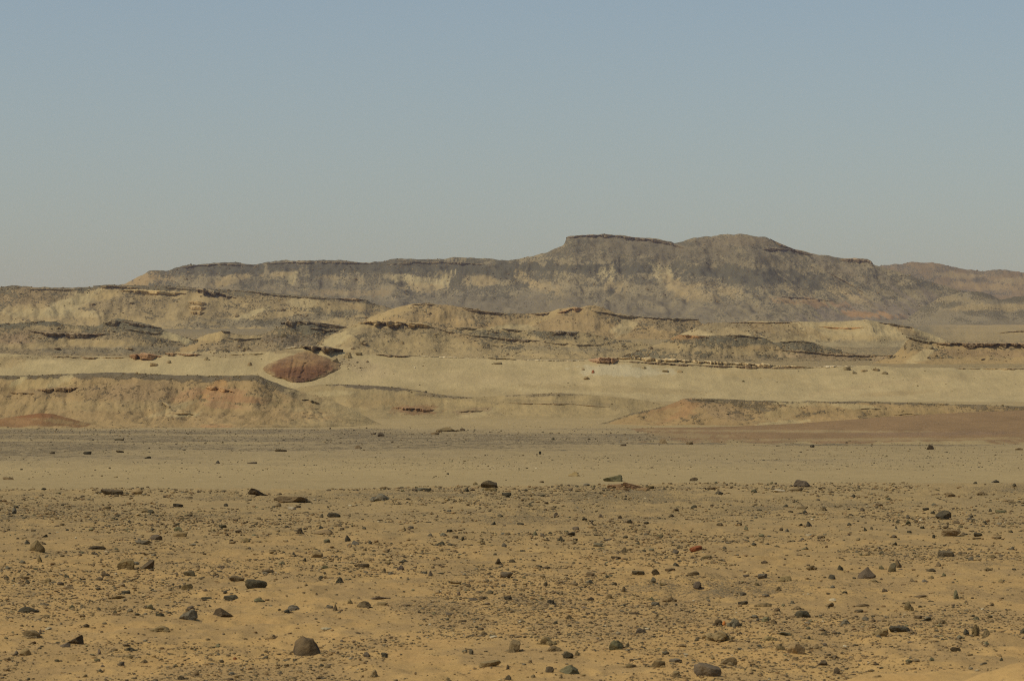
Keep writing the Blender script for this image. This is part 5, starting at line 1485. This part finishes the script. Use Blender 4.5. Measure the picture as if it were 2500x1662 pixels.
# a few grains on the smooth sand between
d = rg.uniform(84, 125, 260); xm = rg.uniform(-1500, 1500, 260) / F * d
scatter('grit', xm, d, np.exp(rg.normal(math.log(3.0), .4, 260)).clip(1.5, 8) * d / F, 3, 'few small stones on the smooth sand band', PC, [.25, .15, .2, .25, .1, .05, 0, 0], MAT_PEBBLE)

# broken rock lying on the hill faces
def hillside_rubble(h, n, wpx, seed):
    rg = np.random.RandomState(seed)
    nf = int((h.T <= 1.0).sum())
    w = np.clip(h.cover[1:nf] - 0.12, 0.01, 1) ** 1.5 * (0.25 + h.T[1:nf, None]) * sstep(-200, 0, h.px)[None, :] * (1 - sstep(2500, 2700, h.px))[None, :] * (h.Z[1:nf] > ground(h.X[1:nf], h.Y[1:nf]))
    w = w * sstep(0.42, 0.62, fbm(h.PX[1:nf] / 20.0, h.PY[1:nf] / 8.0, seed, 3))
    if w.sum() <= 0: return None
    k = rg.choice(w.size, n, p=(w / w.sum()).ravel())
    i, j = k // w.shape[1] + 1, k % w.shape[1]
    X, Y, Z = h.X[i, j] + rg.normal(0, .4, n) * wpx * h.Y[i, j] / F, h.Y[i, j], h.Z[i, j]
    W = np.exp(rg.normal(math.log(wpx * 0.68), .45, n)).clip(1.2, 9) * Y / F
    return X, Y, Z, W
parts_ = [hillside_rubble(h, int(n * 1.2), wp, 800 + q) for q, (h, n, wp) in enumerate([(west_hills, 1100, 3.6), (mid_hills, 700, 3.4), (bowl_hill, 350, 3.0), (west_knoll, 800, 3.8), (centre_knoll, 700, 3.8), (ledge_hill, 900, 3.6), (low_ridges, 700, 3.6), (bluff, 300, 3.4),
    (cream_slope, 240, 3.6), (sand_mound, 260, 3.2), (east_mound, 800, 2.7), (west_mesa, 1000, 2.7), (table_ridge, 2200, 3.4), (far_range, 300, 2.8)])]
X, Y, Z, W = [np.concatenate([q[a] for q in parts_ if q is not None]) for a in range(4)]
scatter('hillside_rubble', X, Y, W, 9, 'broken rock strewn over the hill faces', [tuple(C['olive']), tuple(C['slate']), tuple(C['brown']), tuple(C['dark']), tuple(C['tan'])], [.38, .12, .24, .02, .24], MAT_FAR_STONE2, 0, Z)

# ------------------------------------------------------------------ the dusty air
HAZE_DENSITY = 0.00006
hm = bpy.data.materials.new('dusty_air'); hm.use_nodes = True
hm.node_tree.nodes.clear()
ho = hm.node_tree.nodes.new('ShaderNodeOutputMaterial'); hv = hm.node_tree.nodes.new('ShaderNodeVolumePrincipled')
hv.inputs['Color'].default_value = (1.0, 0.86, 0.94, 1); hv.inputs['Density'].default_value = HAZE_DENSITY; hv.inputs['Anisotropy'].default_value = 0.2
hm.node_tree.links.new(hv.outputs[0], ho.inputs['Volume'])
R_, z0, z1 = 6300.0, -3.5, 175.0
hc = np.array([(x, y, z) for z in (z0, z1) for y in (-R_, R_) for x in (-R_, R_)], float)
hf = np.array([(0, 2, 3, 1), (4, 5, 7, 6), (0, 1, 5, 4), (2, 6, 7, 3), (0, 4, 6, 2), (1, 3, 7, 5)])
tag(link('haze', mesh_from('haze', hc, hf, hm, smooth=False)), kind='stuff')
